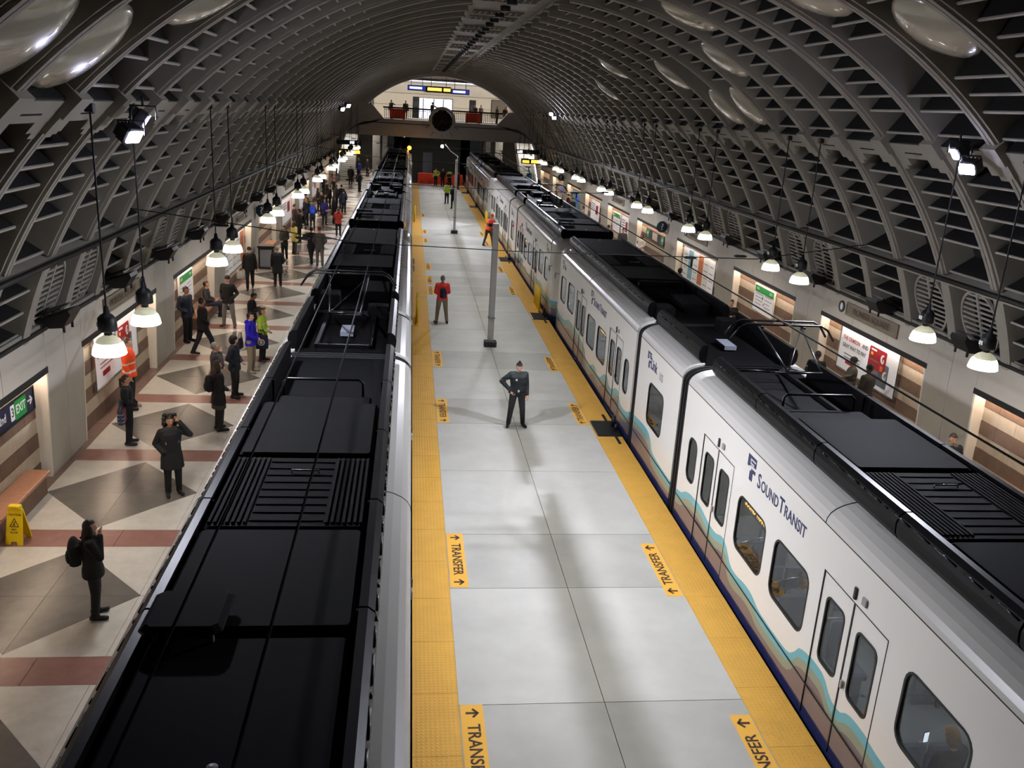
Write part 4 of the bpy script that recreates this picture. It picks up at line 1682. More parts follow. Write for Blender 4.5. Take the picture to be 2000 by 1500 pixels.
def floodlight(loc, target, label, power, angle, col=(0.86, 0.88, 1.0)):
    t = thing('floodlight', label, 'floodlight', loc, 0, 'floodlights on the cornice')
    d = (Vector(target) - Vector(loc)).normalized()
    Mq = d.to_track_quat('Y', 'Z').to_matrix().to_4x4()
    mb = MB()
    mb.cbox(-0.16, -0.14, -0.12, 0.16, 0.05, 0.12, 0.03)
    for i in range(5):
        mb.box(-0.15 + i * 0.07, -0.19, -0.1, -0.13 + i * 0.07, -0.13, 0.1)
    mb.xf(Mq)
    mb.build('housing', mt['black'], t)
    mb = MB()
    mb.prism(rrect(-0.14, -0.1, 0.14, 0.1, 0.03), 'y', 0.05, 0.062)
    mb.xf(Mq)
    mb.build('lens', mt['flood_face'], t)
    mb = MB()
    mb.tube([(-0.19, 0, 0), (-0.19, 0, 0.2), (0.19, 0, 0.2), (0.19, 0, 0)], 0.015, 6)
    mb.tube([(0, 0, 0.2), (0, 0, 0.34)], 0.02, 6)
    mb.build('yoke', mt['black'], t)
    l = bpy.data.lights.new('flood_light', 'SPOT')
    l.energy = power * FLOOD
    l.spot_size = math.radians(angle)
    l.spot_blend = 0.9
    l.shadow_soft_size = 0.12
    l.color = col
    o = bpy.data.objects.new('flood_light', l)
    o.parent = t
    o.matrix_local = Matrix.Translation(d * 0.1) @ d.to_track_quat('-Z', 'Y').to_matrix().to_4x4()
    COL.objects.link(o)
    return t


FL = [((-4.1, 14.7, 7.18), (5.2, 17.0, 0.8), 'upper bright floodlight on the left cornice near the camera', 3600, 118),
      ((-4.1, 14.05, 6.97), (4.6, 10.0, 0.5), 'lower bright floodlight on the left cornice near the camera', 2600, 112),
      ((9.7, 15.3, 7.36), (0.4, 17.0, 0.8), 'upper bright floodlight on the right cornice near the camera', 3600, 118),
      ((9.7, 14.9, 7.13), (0.8, 10.0, 0.5), 'lower bright floodlight on the right cornice near the camera', 2600, 112),
      ((-4.1, 60.6, 7.28), (5.2, 52, 0.8), 'upper floodlight high on the left cornice by the far bridge', 4200, 118),
      ((-4.1, 55.5, 7.1), (5.2, 48, 0.8), 'lower floodlight high on the left cornice by the far bridge', 3200, 118),
      ((9.7, 63.7, 7.5), (0.4, 52, 0.8), 'upper floodlight high on the right cornice by the far bridge', 4200, 118),
      ((9.7, 62.2, 7.26), (0.4, 48, 0.8), 'lower floodlight high on the right cornice by the far bridge', 3200, 118)]
for a in FL:
    floodlight(*a)

# narrow lamps added in the crown to light the platform, one per cell
dl_me = MB().lathe([(0.12, 0.0), (0.16, 0.0), (0.16, 0.22), (0.12, 0.22)], 16).mesh('added_downlight_can', mt['black'])
for k in range(K0 + 1, K1):
    y = RIB0 + (k + 0.5) * DY
    if y > Y_END - 2:
        continue
    obj('added_downlight', dl_me, ceiling, (CX, y, zc - 0.16))
    o = spot('added_downlight_beam', (CX, y, zc - 0.17), (CX, y, 0), DOWN, 46, 1.0, 0.12, (1.0, 0.985, 0.95))

# unlit black uplights on the wall ledges
upl = None
for side, X, nm in ((-1, -6.72, 'left'), (1, 12.32, 'right')):
    for k in range(-1, 17):
        y = 17.6 + 3.87 * k
        if y > 86:
            break
        lb = ('%s black uplight from the camera on the %s wall ledge' % (ORD[k + 1], nm))
        if upl is None:
            t = thing('uplight', lb, 'uplight', (X, y, LEDGE + 0.09), 0, 'black uplights on the ledges')
            mb = MB()
            mb.prism([(-0.3, 0.14), (0.26, 0.34), (0.3, 0.26), (0.14, 0.0), (-0.1, -0.02)], 'y', -0.28, 0.28)
            mb.build('housing', mt['black'], t)
            MB().box(-0.26, -0.3, 0.3, 0.26, 0.3, 0.33).xf(Matrix.Rotation(-0.34, 4, 'Y')).build('visor', mt['black'], t)
            MB().box(0.12, -0.24, -0.1, 0.16, -0.2, 0.14).build('bracket', mt['black'], t)
            MB().box(0.12, 0.2, -0.1, 0.16, 0.24, 0.14).build('bracket', mt['black'], t)
            upl = t
        else:
            dup(upl, (X, y, LEDGE + 0.09), PI if side > 0 else 0, lb)

# poles on the centre platform
def pole(loc, h, w_, label, arm=False):
    t = thing('platform_pole', label, 'pole', loc, 0, 'square poles on the centre platform')
    MB().cbox(-0.21, -0.14, 0, 0.21, 0.14, 0.2, 0.02).build('base_block', mt['dark'], t)
    MB().cbox(-w_ / 2, -w_ / 2, 0.18, w_ / 2, w_ / 2, h, 0.01).build('shaft', mt['alu'], t)
    MB().box(-w_ / 2 - 0.02, -w_ / 2 - 0.02, 0.98, w_ / 2 + 0.02, w_ / 2 + 0.02, 1.02).build('collar', mt['grey'], t)
    if arm:
        mb = MB()
        mb.tube([(0, 0, h - 0.3), (0.05, 0, h + 0.2), (-0.4, 0, h + 0.5), (-0.75, 0, h + 0.9)], 0.03, 6)
        mb.build('arm', mt['alu'], t)
    return t


pole((2.785, 28.55, 0), 4.12, 0.19, 'nearer square aluminium pole on the centre platform')
pole((2.81, 55.7, 0), 4.5, 0.15, 'farther square aluminium pole on the centre platform with a bent arm', True)

# TRANSFER floor stickers
def sticker(x0, x1, y0, y1, label, s):
    t = thing('floor_sticker', label, 'sticker', ((x0 + x1) / 2, (y0 + y1) / 2, 0.0), 0, 'transfer stickers on the platform')
    w2, h2 = (x1 - x0) / 2, (y1 - y0) / 2
    MB().box(-w2, -h2, 0.0, w2, h2, 0.004).build('sheet', mt['sticker'], t)
    # reading direction runs along the platform; arrows point across it
    if s < 0:
        F = frame((0, 0, 0.006), (0, -1, 0), (1, 0, 0))
    else:
        F = frame((0, 0, 0.006), (0, 1, 0), (-1, 0, 0))
    text('lettering', 'TRANSFER', 0.235, mt['brown_ink'], t, F, 0.001, True, 1.02)
    for e in (-1, 1):
        cy = e * (h2 - 0.17)
        mb = MB()
        mb.box(-0.085, cy - 0.02, 0.004, 0.07, cy + 0.02, 0.007)
        for q in (-1, 1):
            mb.prism([(0.095, cy), (0.02, cy + q * 0.095), (-0.005, cy + q * 0.07), (0.06, cy)], 'z', 0.004, 0.007)
        if s > 0:
            mb.xf(Matrix.Diagonal((-1, 1, 1, 1)))
        mb.build('arrow', mt['brown_ink'], t)


SL = [(8.05, 9.95), (12.98, 14.92), (20.98, 22.87), (25.98, 27.76), (36.7, 38.5), (39.0, 40.9), (42.5, 44.4), (51.3, 53.1), (55.1, 56.9), (63.6, 65.4)]
SR = [(7.7, 9.62), (12.65, 14.52), (20.98, 22.7), (25.78, 27.42), (37.2, 39.05), (42.5, 44.3), (51.0, 52.8), (55.0, 56.8)]
for i, (a, b) in enumerate(SL):
    sticker(0.815, 1.115, a, b, ORD[i] + ' yellow TRANSFER sticker from the camera along the left tactile strip', -1)
for i, (a, b) in enumerate(SR):
    sticker(4.44, 4.725, a, b, ORD[i] + ' yellow TRANSFER sticker from the camera along the right tactile strip', 1)

# black boards at the car joints and yellow flexible posts at the car ends
for i, (y, L) in enumerate(((20.7, 1.1), (33.2, 1.1), (46.4, 1.2), (71.6, 1.2), (83.2, 1.2))):
    t = thing('gap_board', ORD[i] + ' black gap board from the camera on the right platform edge', 'board', (5.1, y, 0.008), 0, 'black boards on the right platform edge')
    MB().cbox(-0.32, -L / 2, 0, 0.3, L / 2, 0.03, 0.02).build('plate', mt['black'], t)
    MB().tube([(0.2, 0.1, 0.02), (0.2, 0.1, 0.32)], 0.05, 8).build('peg', mt['black'], t)
    MB().tube([(0.2, -0.2, 0.02), (0.2, -0.2, 0.2)], 0.04, 8).build('peg', mt['black'], t)
    MB().box(0.1, -L / 2 - 0.5, -0.002, 0.16, L / 2 + 0.5, 0.02).build('cable', mt['black'], t)
for i, (x, y, nm) in enumerate(((0.36, 31.9, 'left platform edge behind the man in the red jacket'), (5.22, 34.8, 'right platform edge at the gap between the near cars'), (0.36, 61.5, 'left platform edge far down the platform'), (5.22, 60.5, 'right platform edge by the man leaning in orange'))):
    t = thing('edge_posts', 'yellow flexible posts on the ' + nm, 'bollard', (x, y, 0.006), 0, 'yellow post rows at the car ends')
    MB().box(-0.05, -0.75, 0, 0.05, 0.75, 0.05).build('base_rail', mt['post_y'], t)
    for k in range(6):
        MB().tube([(0, -0.65 + 0.26 * k, 0.04), (0, -0.65 + 0.26 * k, 0.92)], 0.045, 8).build('post', mt['post_y'], t)

# overhead contact wires, span wires
def wire(label, pts, r=0.012, name='contact_wire'):
    o = MB().tube(pts, r, 6).build(name, mt['black_panel'])
    return tag(o, label, 'wire')


wire('overhead contact wire above the right train', [(6.8, 3, 4.22), (6.8, 88, 4.3)], 0.014)
wire('second overhead wire above the left train roof', [(-0.85, 3, 4.3), (-0.85, 88, 4.3)])
wire('overhead contact wire above the left train roof', [(-1.5, 3, 4.24), (-1.5, 88, 4.3)])
for i, (y, zc_) in enumerate(((20.6, 4.46), (36.4, 4.5), (52.0, 4.5), (68.0, 4.6))):
    t = thing('span_wire', ORD[i] + ' span wire from the camera stretched across both tracks', 'wire', (2.8, y, zc_), 0, 'span wires across the hall')
    MB().tube([(-9.0, 0, 0.62), (-4.0, 0, 0.06), (0, 0, 0), (5.6, 0, 0.05), (9.0, 0, 0.62)], 0.012, 6).build('cable', mt['pipe'], t)
    for x in (3.95, 5.2, -5.2, -7.0):
        mb = MB()
        zz = 0.02 if abs(x) < 5 else 0.02 + (abs(x) - 4.5) * 0.12
        mb.tube([(x - 0.16, 0, zz), (x - 0.1, 0, zz), (x + 0.1, 0, zz), (x + 0.16, 0, zz)], [0.015, 0.035, 0.035, 0.015], 6)
        mb.build('insulator', mt['pipe'], t)
    MB().tube([(4.0, 0, 0.02), (4.0, 0, -0.2)], 0.03, 6).build('wire_clamp', mt['pipe'], t)

# benches in the wall recesses
def bench(x0, x1, y0, y1, label):
    t = thing('wall_bench', label, 'bench', ((x0 + x1) / 2, (y0 + y1) / 2, 0), 0, 'granite benches in the wall recesses')
    w2, h2 = (x1 - x0) / 2, (y1 - y0) / 2
    n = 3
    for i in range(n):
        MB().cbox(-w2, -h2 + 2 * h2 * i / n + 0.004, 0.39, w2, -h2 + 2 * h2 * (i + 1) / n - 0.004, 0.46, 0.015).build('seat_slab', mt['bench'], t)
    MB().box(-w2 + 0.06, -h2 + 0.1, 0, w2 - 0.06, h2 - 0.1, 0.39).build('base', mt['stone_d'], t)


bench(-7.27, -6.82, 13.4, 16.7, 'pinkish granite bench behind the yellow caution sign')
bench(-7.27, -6.82, 29.6, 32.8, 'granite bench the man in a suit sits on')
bench(-7.27, -6.82, 43.6, 47.0, 'granite bench behind the black litter bin')
bench(12.42, 12.87, 13.2, 16.2, 'pinkish granite bench on the right beside the woman with a scarf')
bench(12.42, 12.87, 28.6, 31.6, 'granite bench below the green-headed map on the right wall')

# caution sign
t = thing('caution_sign', 'yellow folding wet floor caution sign beside the granite bench', 'sign', (-6.62, 14.62, 0), -0.12)
for s, nm in ((1, 'front_panel'), (-1, 'rear_panel')):
    mb = MB()
    out = [(-0.15, 0.0), (-0.06, 0.0), (-0.045, 0.06), (0.045, 0.06), (0.06, 0.0), (0.15, 0.0), (0.125, 0.62), (0.1, 0.66), (-0.1, 0.66), (-0.125, 0.62)]
    mb.prism(out, 'y', -0.012, 0.012)
    mb.xf(Matrix.Translation((0, -0.15 * s, 0)) @ Matrix.Rotation(-0.22 * s, 4, 'X'))
    pn = mb.build(nm, mt['caution'], t)
    if s > 0:
        F = Matrix.Translation((0, -0.15, 0)) @ Matrix.Rotation(-0.22, 4, 'X') @ frame((0, -0.014, 0), (1, 0, 0), (0, 0, 1))
        text('lettering', 'CAUTION', 0.052, mt['dark'], pn, F @ Matrix.Translation((0, 0.53, 0)), 0.001, True)
        text('lettering', 'WET', 0.04, mt['dark'], pn, F @ Matrix.Translation((0, 0.27, 0)), 0.001, True)
        text('lettering', 'FLOOR', 0.04, mt['dark'], pn, F @ Matrix.Translation((0, 0.22, 0)), 0.001, True)
        mb = MB()
        tri = [(-0.085, 0.32), (0.085, 0.32), (0.0, 0.48)]
        tri2 = [(-0.065, 0.332), (0.065, 0.332), (0.0, 0.455)]
        mb.ring(tri, tri2, 'z', -0.001, 0.001)
        mb.ell((0.01, 0.405, 0), (0.012, 0.012, 0.002), 8, 4)
        mb.box(-0.03, 0.345, -0.001, 0.02, 0.36, 0.001)
        mb.box(-0.01, 0.36, -0.001, 0.005, 0.395, 0.001)
        mb.xf(F)
        mb.build('pictogram', mt['dark'], pn)
MB().cbox(-0.105, -0.05, 0.63, 0.105, 0.05, 0.69, 0.015).build('handle', mt['caution'], t)

# litter bin
t = thing('litter_bin', 'black framed litter bin with a grey panel on the left platform', 'bin', (-6.5, 41.4, 0), 0.1)
MB().cbox(-0.34, -0.3, 0.04, 0.34, 0.3, 1.0, 0.03).build('body', mt['black'], t)
MB().box(-0.26, -0.315, 0.12, 0.26, -0.3, 0.9).build('front_panel', mt['grey'], t)
MB().cbox(-0.38, -0.34, 1.0, 0.38, 0.34, 1.07, 0.02).build('lid', mt['black'], t)

# ---------------------------------------------------------------- signs on the walls
def wsign(side, name, label, cat, y0, y1, z0, z1, depth=0.0, mat=None, fr='silver', group=None):
    """board on a wall recess (depth from the wall face), returns (thing, frame(u,v)) with u reading left to right in 0..w"""
    X = (WL - depth) if side < 0 else (WR + depth)
    t = thing(name, label, cat, (X, (y0 + y1) / 2, z0), 0, group)
    s = -side
    w_, h_ = y1 - y0, z1 - z0
    mb = MB()
    a, b = sorted((0, s * 0.03))
    mb.box(a, -w_ / 2, 0, b, w_ / 2, h_)
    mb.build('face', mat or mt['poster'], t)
    mb = MB()
    a, b = sorted((-s * 0.02, s * 0.045))
    o_ = [(-w_ / 2 - 0.04, -0.04), (w_ / 2 + 0.04, -0.04), (w_ / 2 + 0.04, h_ + 0.04), (-w_ / 2 - 0.04, h_ + 0.04)]
    i_ = [(-w_ / 2, 0), (w_ / 2, 0), (w_ / 2, h_), (-w_ / 2, h_)]
    mb.ring(o_, i_, 'x', a, b)
    mb.build('frame', mt[fr], t)
    F = frame((s * 0.032, -side * -1 * 0 + (-w_ / 2 if side < 0 else w_ / 2), 0), (0, 1 if side < 0 else -1, 0), (0, 0, 1))
    return t, F, w_, h_


def card(t, F, u0, v0, u1, v1, mat, name='panel', r=0.02, rot=0.0, z=0.0):
    mb = MB()
    mb.prism(rrect(u0, v0, u1, v1, r), 'z', z, z + 0.004)
    if rot:
        c = ((u0 + u1) / 2, (v0 + v1) / 2, 0)
        mb.xf(Matrix.Translation(c) @ Matrix.Rotation(rot, 4, 'Z') @ Matrix.Translation((-c[0], -c[1], 0)))
    mb.xf(F)
    return mb.build(name, mat, t)


def tx(t, F, s, u, v, size, mat, sx=1.0, z=0.004):
    return text('lettering', s, size, mat, t, F @ Matrix.Translation((u, v, z)), 0.001, True, sx)


def crimson_ad(side, label, y0, y1, z0, z1):
    t, F, w_, h_ = wsign(side, 'advertisement', label, 'poster', y0, y1, z0, z1, 0.24, group='wall advertisements')
    k = w_ / 3.4
    tx(t, F, 'THE CRIMSON', 0.68 * k, h_ - 0.3, 0.17 * k, mt['red'], 0.95)
    tx(t, F, 'AND', 1.52 * k, h_ - 0.3, 0.17 * k, mt['dark'], 0.95)
    tx(t, F, 'GRAY WAY TO PAY', 0.9 * k, h_ - 0.52, 0.17 * k, mt['dark'], 0.95)
    for i in range(2):
        card(t, F, 0.35 * k, h_ - 0.76 - 0.1 * i, 1.35 * k, h_ - 0.73 - 0.1 * i, mt['grey'], 'small_print', 0.01)
    card(t, F, 0.5 * k, 0.2, 1.05 * k, 0.33, mt['red'], 'red_button', 0.03)
    card(t, F, 2.0 * k, 0.1, 2.95 * k, 0.75, mt['grey'], 'grey_card', 0.05, 0.0, 0.0)
    rc = card(t, F, 1.8 * k, 0.48, 2.75 * k, 1.08, mt['red'], 'red_card', 0.05, 0.0, 0.005)
    for (a, b, c, d, m_) in ((1.9, 0.85, 2.02, 0.93, 'sticker'), (1.9, 0.98, 2.2, 1.03, 'white'), (1.9, 0.7, 2.4, 0.74, 'plaque'), (2.5, 0.52, 2.66, 0.66, 'wood')):
        card(rc, F, a * k, b, c * k, d, mt[m_], 'card_mark', 0.01, 0, 0.01)
    for (cx, cy, par) in ((2.55 * k, 0.86, rc), (2.78 * k, 0.45, t)):
        mb = MB()
        pts = [(-0.1, 0.0), (-0.07, 0.1), (0.02, 0.14), (0.1, 0.11), (0.02, 0.08), (-0.02, 0.0), (0.02, -0.07), (0.1, -0.1), (0.06, -0.02), (0.1, 0.02), (0.12, -0.08), (0.05, -0.15), (-0.06, -0.1)]
        mb.prism([(cx + x * 0.9, cy + y * 0.9) for x, y in pts], 'z', 0.01, 0.014)
        mb.xf(F)
        mb.build('card_emblem', mt['white'], par)


crimson_ad(1, 'white crimson and gray bank card poster on the right wall behind three people', 20.9, 24.15, 0.9, 2.12)
crimson_ad(-1, 'white bank card poster on the left wall behind the near pendant lamps', 20.65, 23.9, 0.78, 2.06)

# exit sign on the left
t, F, w_, h_ = wsign(-1, 'exit_sign', 'navy and green exit sign on the left wall over the bench', 'sign', 13.85, 17.1, 1.6, 2.0, 0.2, mt['sign_navy'], 'black')
card(t, F, 2.42, 0.02, 2.92, 0.38, mt['green'], 'green_field')
tx(t, F, 'EXIT', 2.67, 0.2, 0.24, mt['white'], 0.85, 0.006)
card(t, F, 2.24, 0.05, 2.4, 0.35, mt['white'], 'number_field')
tx(t, F, '3', 2.32, 0.2, 0.24, mt['dark'], 1, 0.006)
tx(t, F, 'Yesler & 2nd', 1.55, 0.2, 0.22, mt['white'], 0.85)
mb = MB()
mb.box(2.98, 0.19, 0.0, 3.18, 0.215, 0.006)
for q in (-1, 1):
    mb.prism([(3.2, 0.202), (3.1, 0.202 + q * 0.09), (3.07, 0.202 + q * 0.065), (3.15, 0.202)], 'z', 0, 0.006)
mb.xf(F)
mb.build('arrow', mt['white'], t)

# station name plaques and round emblems on the headers
for side, nm in ((-1, 'left'), (1, 'right')):
    for i, y in enumerate((20.9, 20.9 + 2 * BAY, 20.9 + 4 * BAY)):
        t, F, w_, h_ = wsign(side, 'station_plaque', '%s bronze station name plaque from the camera on the %s wall head' % (ORD[i], nm), 'sign', y, y + 2.75, 2.58, 2.88, 0.0, mt['plaque'], 'plaque', 'station name plaques')
        tx(t, F, 'PIONEER SQUARE', w_ / 2, h_ / 2, 0.25, mt['plaque_l'], 1.0, 0.01)
        yy = y + 3.1
        e = thing('round_emblem', '%s round black emblem from the camera beside a plaque on the %s wall' % (ORD[i], nm), 'emblem', (WL if side < 0 else WR, yy, 2.72), 0, 'round emblems on the wall heads')
        s = -side
        MB().ring([(0.17 * math.cos(2 * PI * k / 20), 0.17 * math.sin(2 * PI * k / 20)) for k in range(20)], [(0.09 * math.cos(2 * PI * k / 20), 0.11 * math.sin(2 * PI * k / 20)) for k in range(20)], 'x', *sorted((0, s * 0.03))).build('ring', mt['dark'], e)
        MB().prism([(0.1 * math.cos(2 * PI * k / 20), 0.12 * math.sin(2 * PI * k / 20)) for k in range(20)], 'x', *sorted((0, s * 0.02))).build('face', mt['white'], e)

# round question mark signs standing out from the piers
for side, y, z, lb in ((-1, 42.0, 2.55, 'round teal question mark sign on the left wall'), (1, 42.6, 2.55, 'nearer round teal question mark sign on the right wall'), (1, 73.6, 2.5, 'farther round teal question mark sign on the right wall')):
    X = -6.75 if side < 0 else 12.35
    t = thing('help_sign', lb, 'sign', (X, y, z), 0, 'question mark signs')
    MB().lathe([(0.26, -0.03), (0.28, 0.0), (0.26, 0.03)], 24, M=Matrix.Rotation(PI / 2, 3, 'X').to_4x4()).build('disc', mt['teal_sign'], t)
    text('lettering', '?', 0.45, mt['white'], t, frame((0, -0.04, 0), (1, 0, 0), (0, 0, 1)), 0.004, True)
    MB().tube([(0, 0, 0), ((-0.35 if side < 0 else 0.35), 0, 0)], 0.02, 6).build('arm', mt['black'], t)

# line map boards with a green head
def map_board(side, label, y0, y1, z0, z1):
    t, F, w_, h_ = wsign(side, 'map_board', label, 'sign', y0, y1, z0, z1, 0.24, mt['poster'], 'white', 'map boards')
    card(t, F, 0.0, h_ - 0.24, w_, h_, mt['green'], 'green_head', 0.005)
    tx(t, F, '< EXIT', 0.25, h_ - 0.12, 0.12, mt['white'], 0.9, 0.006)
    tx(t, F, 'EXIT >', w_ - 0.25, h_ - 0.12, 0.12, mt['white'], 0.9, 0.006)
    for i in range(5):
        card(t, F, 0.1, 0.12 + i * 0.12, w_ * 0.45 - 0.1 * (i % 2), 0.14 + i * 0.12, mt['grey'], 'map_line', 0.004)
        card(t, F, w_ * 0.55, 0.1 + i * 0.13, w_ - 0.12 - 0.1 * (i % 3), 0.12 + i * 0.13, mt['grey'], 'map_line', 0.004)
    card(t, F, w_ * 0.42, h_ * 0.5, w_ * 0.46, h_ * 0.62, mt['dark'], 'map_mark', 0.004)
    card(t, F, w_ * 0.5, h_ * 0.3, w_ * 0.54, h_ * 0.38, mt['red'], 'map_mark', 0.004)


map_board(1, 'white map board with a green head on the right wall above the bench', 29.3, 31.05, 1.1, 2.0)
map_board(-1, 'white map board with a green head behind the seated man', 28.6, 30.3, 0.95, 1.95)
map_board(1, 'small far map board with a green head on the right wall', 53.4, 55.2, 0.8, 1.85)

# notice boards of several sheets, and plain far advertisements
def notice(side, label, y0, y1, z0, z1, cols):
    t, F, w_, h_ = wsign(side, 'notice_board', label, 'board', y0, y1, z0, z1, 0.24, mt['poster'], 'silver', 'notice boards')
    n = len(cols)
    for i, c in enumerate(cols):
        u = 0.08 + (w_ - 0.16) * i / n
        card(t, F, u + 0.03, 0.08, u + (w_ - 0.16) / n - 0.03, h_ - 0.08, mt[c], 'sheet', 0.01)
        for j in range(4):
            card(t, F, u + 0.1, 0.2 + 0.3 * j, u + (w_ - 0.16) / n - 0.12, 0.23 + 0.3 * j, mt['grey'], 'print_line', 0.004, 0, 0.005)
    return t


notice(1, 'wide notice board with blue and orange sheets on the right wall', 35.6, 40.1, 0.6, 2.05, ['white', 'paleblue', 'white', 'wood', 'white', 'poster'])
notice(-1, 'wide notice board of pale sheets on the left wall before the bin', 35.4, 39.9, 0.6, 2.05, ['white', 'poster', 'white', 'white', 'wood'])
t, F, w_, h_ = wsign(1, 'exit_sign', 'paired green and navy exit signs on the right wall farther back', 'sign', 43.6, 47.0, 1.5, 1.9, 0.24, mt['stone_l'], 'black')
for a, m_ in ((0.0, 'green'), (0.5, 'sign_navy'), (2.2, 'sign_navy'), (2.9, 'green')):
    card(t, F, a, 0.0, a + (0.5 if m_ == 'green' else 0.7), 0.4, mt[m_], 'sign_field', 0.01)
tx(t, F, 'EXIT', 0.25, 0.2, 0.18, mt['white'], 0.8, 0.006)
tx(t, F, 'EXIT', 3.15, 0.2, 0.18, mt['white'], 0.8, 0.006)
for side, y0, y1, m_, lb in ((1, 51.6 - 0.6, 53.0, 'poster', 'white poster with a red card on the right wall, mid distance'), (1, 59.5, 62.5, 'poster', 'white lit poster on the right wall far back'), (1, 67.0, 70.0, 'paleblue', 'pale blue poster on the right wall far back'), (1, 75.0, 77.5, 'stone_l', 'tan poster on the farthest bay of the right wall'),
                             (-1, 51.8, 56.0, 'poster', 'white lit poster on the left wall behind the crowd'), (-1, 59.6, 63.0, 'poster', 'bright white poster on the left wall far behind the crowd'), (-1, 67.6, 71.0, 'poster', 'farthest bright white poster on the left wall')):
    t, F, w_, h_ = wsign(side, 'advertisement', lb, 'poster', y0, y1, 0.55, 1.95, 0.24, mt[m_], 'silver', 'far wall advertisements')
    card(t, F, w_ * 0.55, 0.5, w_ * 0.8, 1.1, mt['red'] if m_ == 'poster' else mt['blue'], 'picture')
    for j in range(3):
        card(t, F, 0.15, 0.8 + 0.15 * j, w_ * 0.45, 0.86 + 0.15 * j, mt['grey'], 'print_line', 0.01)

# barrier at the end of the centre platform
for i in range(3):
    t = thing('orange_barrier', ['leftmost', 'middle', 'rightmost'][i] + ' orange plastic barrier across the end of the centre platform', 'barrier', (1.5 + i * 1.5, 91.1, 0), 0, 'orange barriers at the platform end')
    MB().cbox(-0.74, -0.2, 0.06, 0.74, 0.2, 1.05, 0.05).build('shell', mt['orange'], t)
    MB().cbox(-0.7, -0.28, 0, 0.7, 0.28, 0.1, 0.04).build('foot', mt['orange'], t)
    for x in (-0.4, 0.4):
        MB().box(x - 0.1, -0.21, 0.15, x + 0.1, -0.19, 0.25).build('slot', mt['dark'], t)

# amber departure boards over the side platforms
for x, lb in ((-5.4, 'left'), (11.0, 'right')):
    t = thing('departure_board', 'amber lit departure board hanging over the far ' + lb + ' platform', 'sign', (x, 82, 3.0), 0, 'departure boards over the platforms')
    MB().cbox(-1.0, -0.15, 0, 1.0, 0.15, 0.45, 0.03).build('case', mt['black'], t)
    MB().box(-0.9, -0.165, 0.08, -0.3, -0.15, 0.3).build('led_text', mt['amber'], t)
    MB().box(-0.1, -0.165, 0.08, 0.9, -0.15, 0.36).build('led_text', mt['amber'], t)
    for s in (-0.8, 0.8):
        MB().tube([(s, 0, 0.45), (s, 0, 2.5)], 0.025, 6).build('hanger', mt['black'], t)
    t = thing('direction_sign', 'black direction sign with a small lit field over the far ' + lb + ' platform', 'sign', (x - 0.2, 84, 3.75), 0, 'direction signs over the platforms')
    MB().cbox(-1.1, -0.12, 0, 1.1, 0.12, 0.4, 0.03).build('case', mt['black'], t)
    MB().box(-1.0 if x > 0 else 0.1, -0.14, 0.08, -0.5 if x > 0 else 0.5, -0.12, 0.32).build('lit_field', mt['lit_white'], t)
    for s in (-0.8, 0.8):
        MB().tube([(s, 0, 0.4), (s, 0, 1.8)], 0.025, 6).build('hanger', mt['black'], t)
# orange signal lamp by the left portal and white lamp under the clock
t = thing('signal_lamp', 'glowing orange signal lamp above the far end of the left train', 'signal', (-0.15, 87.0, 3.6))
MB().ell((0, 0, 0), (0.19, 0.14, 0.19), 16, 10).build('lens', mt['orange_lamp'], t)
MB().tube([(0, 0.12, 0.1), (0, 0.2, 0.95)], 0.03, 6).build('hanger', mt['black'], t)
MB().box(-0.2, 0.08, -0.22, 0.2, 0.2, 0.22).build('backplate', mt['black'], t)
l = bpy.data.lights.new('signal_glow', 'POINT')
l.energy = 25
l.color = (1, 0.5, 0.12)
l.shadow_soft_size = 0.2
o = bpy.data.objects.new('signal_glow', l)
o.parent = t
o.location = (0, -0.35, 0)
COL.objects.link(o)
t = thing('work_lamp', 'small bluish white lamp hanging under the bridge clock', 'lamp', (3.0, 88.4, 3.85))
MB().ell((0, 0, 0), (0.13, 0.1, 0.17), 14, 8).build('bulb', mt['flood_face'], t)
MB().tube([(0, 0, 0.15), (0, 0, 0.72)], 0.03, 6).build('stem', mt['web'], t)
MB().lathe([(0.1, 0.12), (0.14, 0.16), (0.05, 0.24)], 12).build('cap', mt['black'], t)

# ---------------------------------------------------------------- people
_pm = {}


def cm(rgb, rough=0.8):
    if (rgb, rough) not in _pm:
        _pm[rgb, rough] = M('cloth_%02x%02x%02x' % rgb, rgb, rough)
    return _pm[rgb, rough]


SKIN = {'l': (206, 158, 132), 'm': (176, 126, 98), 'd': (96, 66, 52)}
HAIR = {'black': (18, 15, 14), 'brown': (66, 46, 34), 'grey': (128, 120, 112), 'light': (150, 112, 72)}


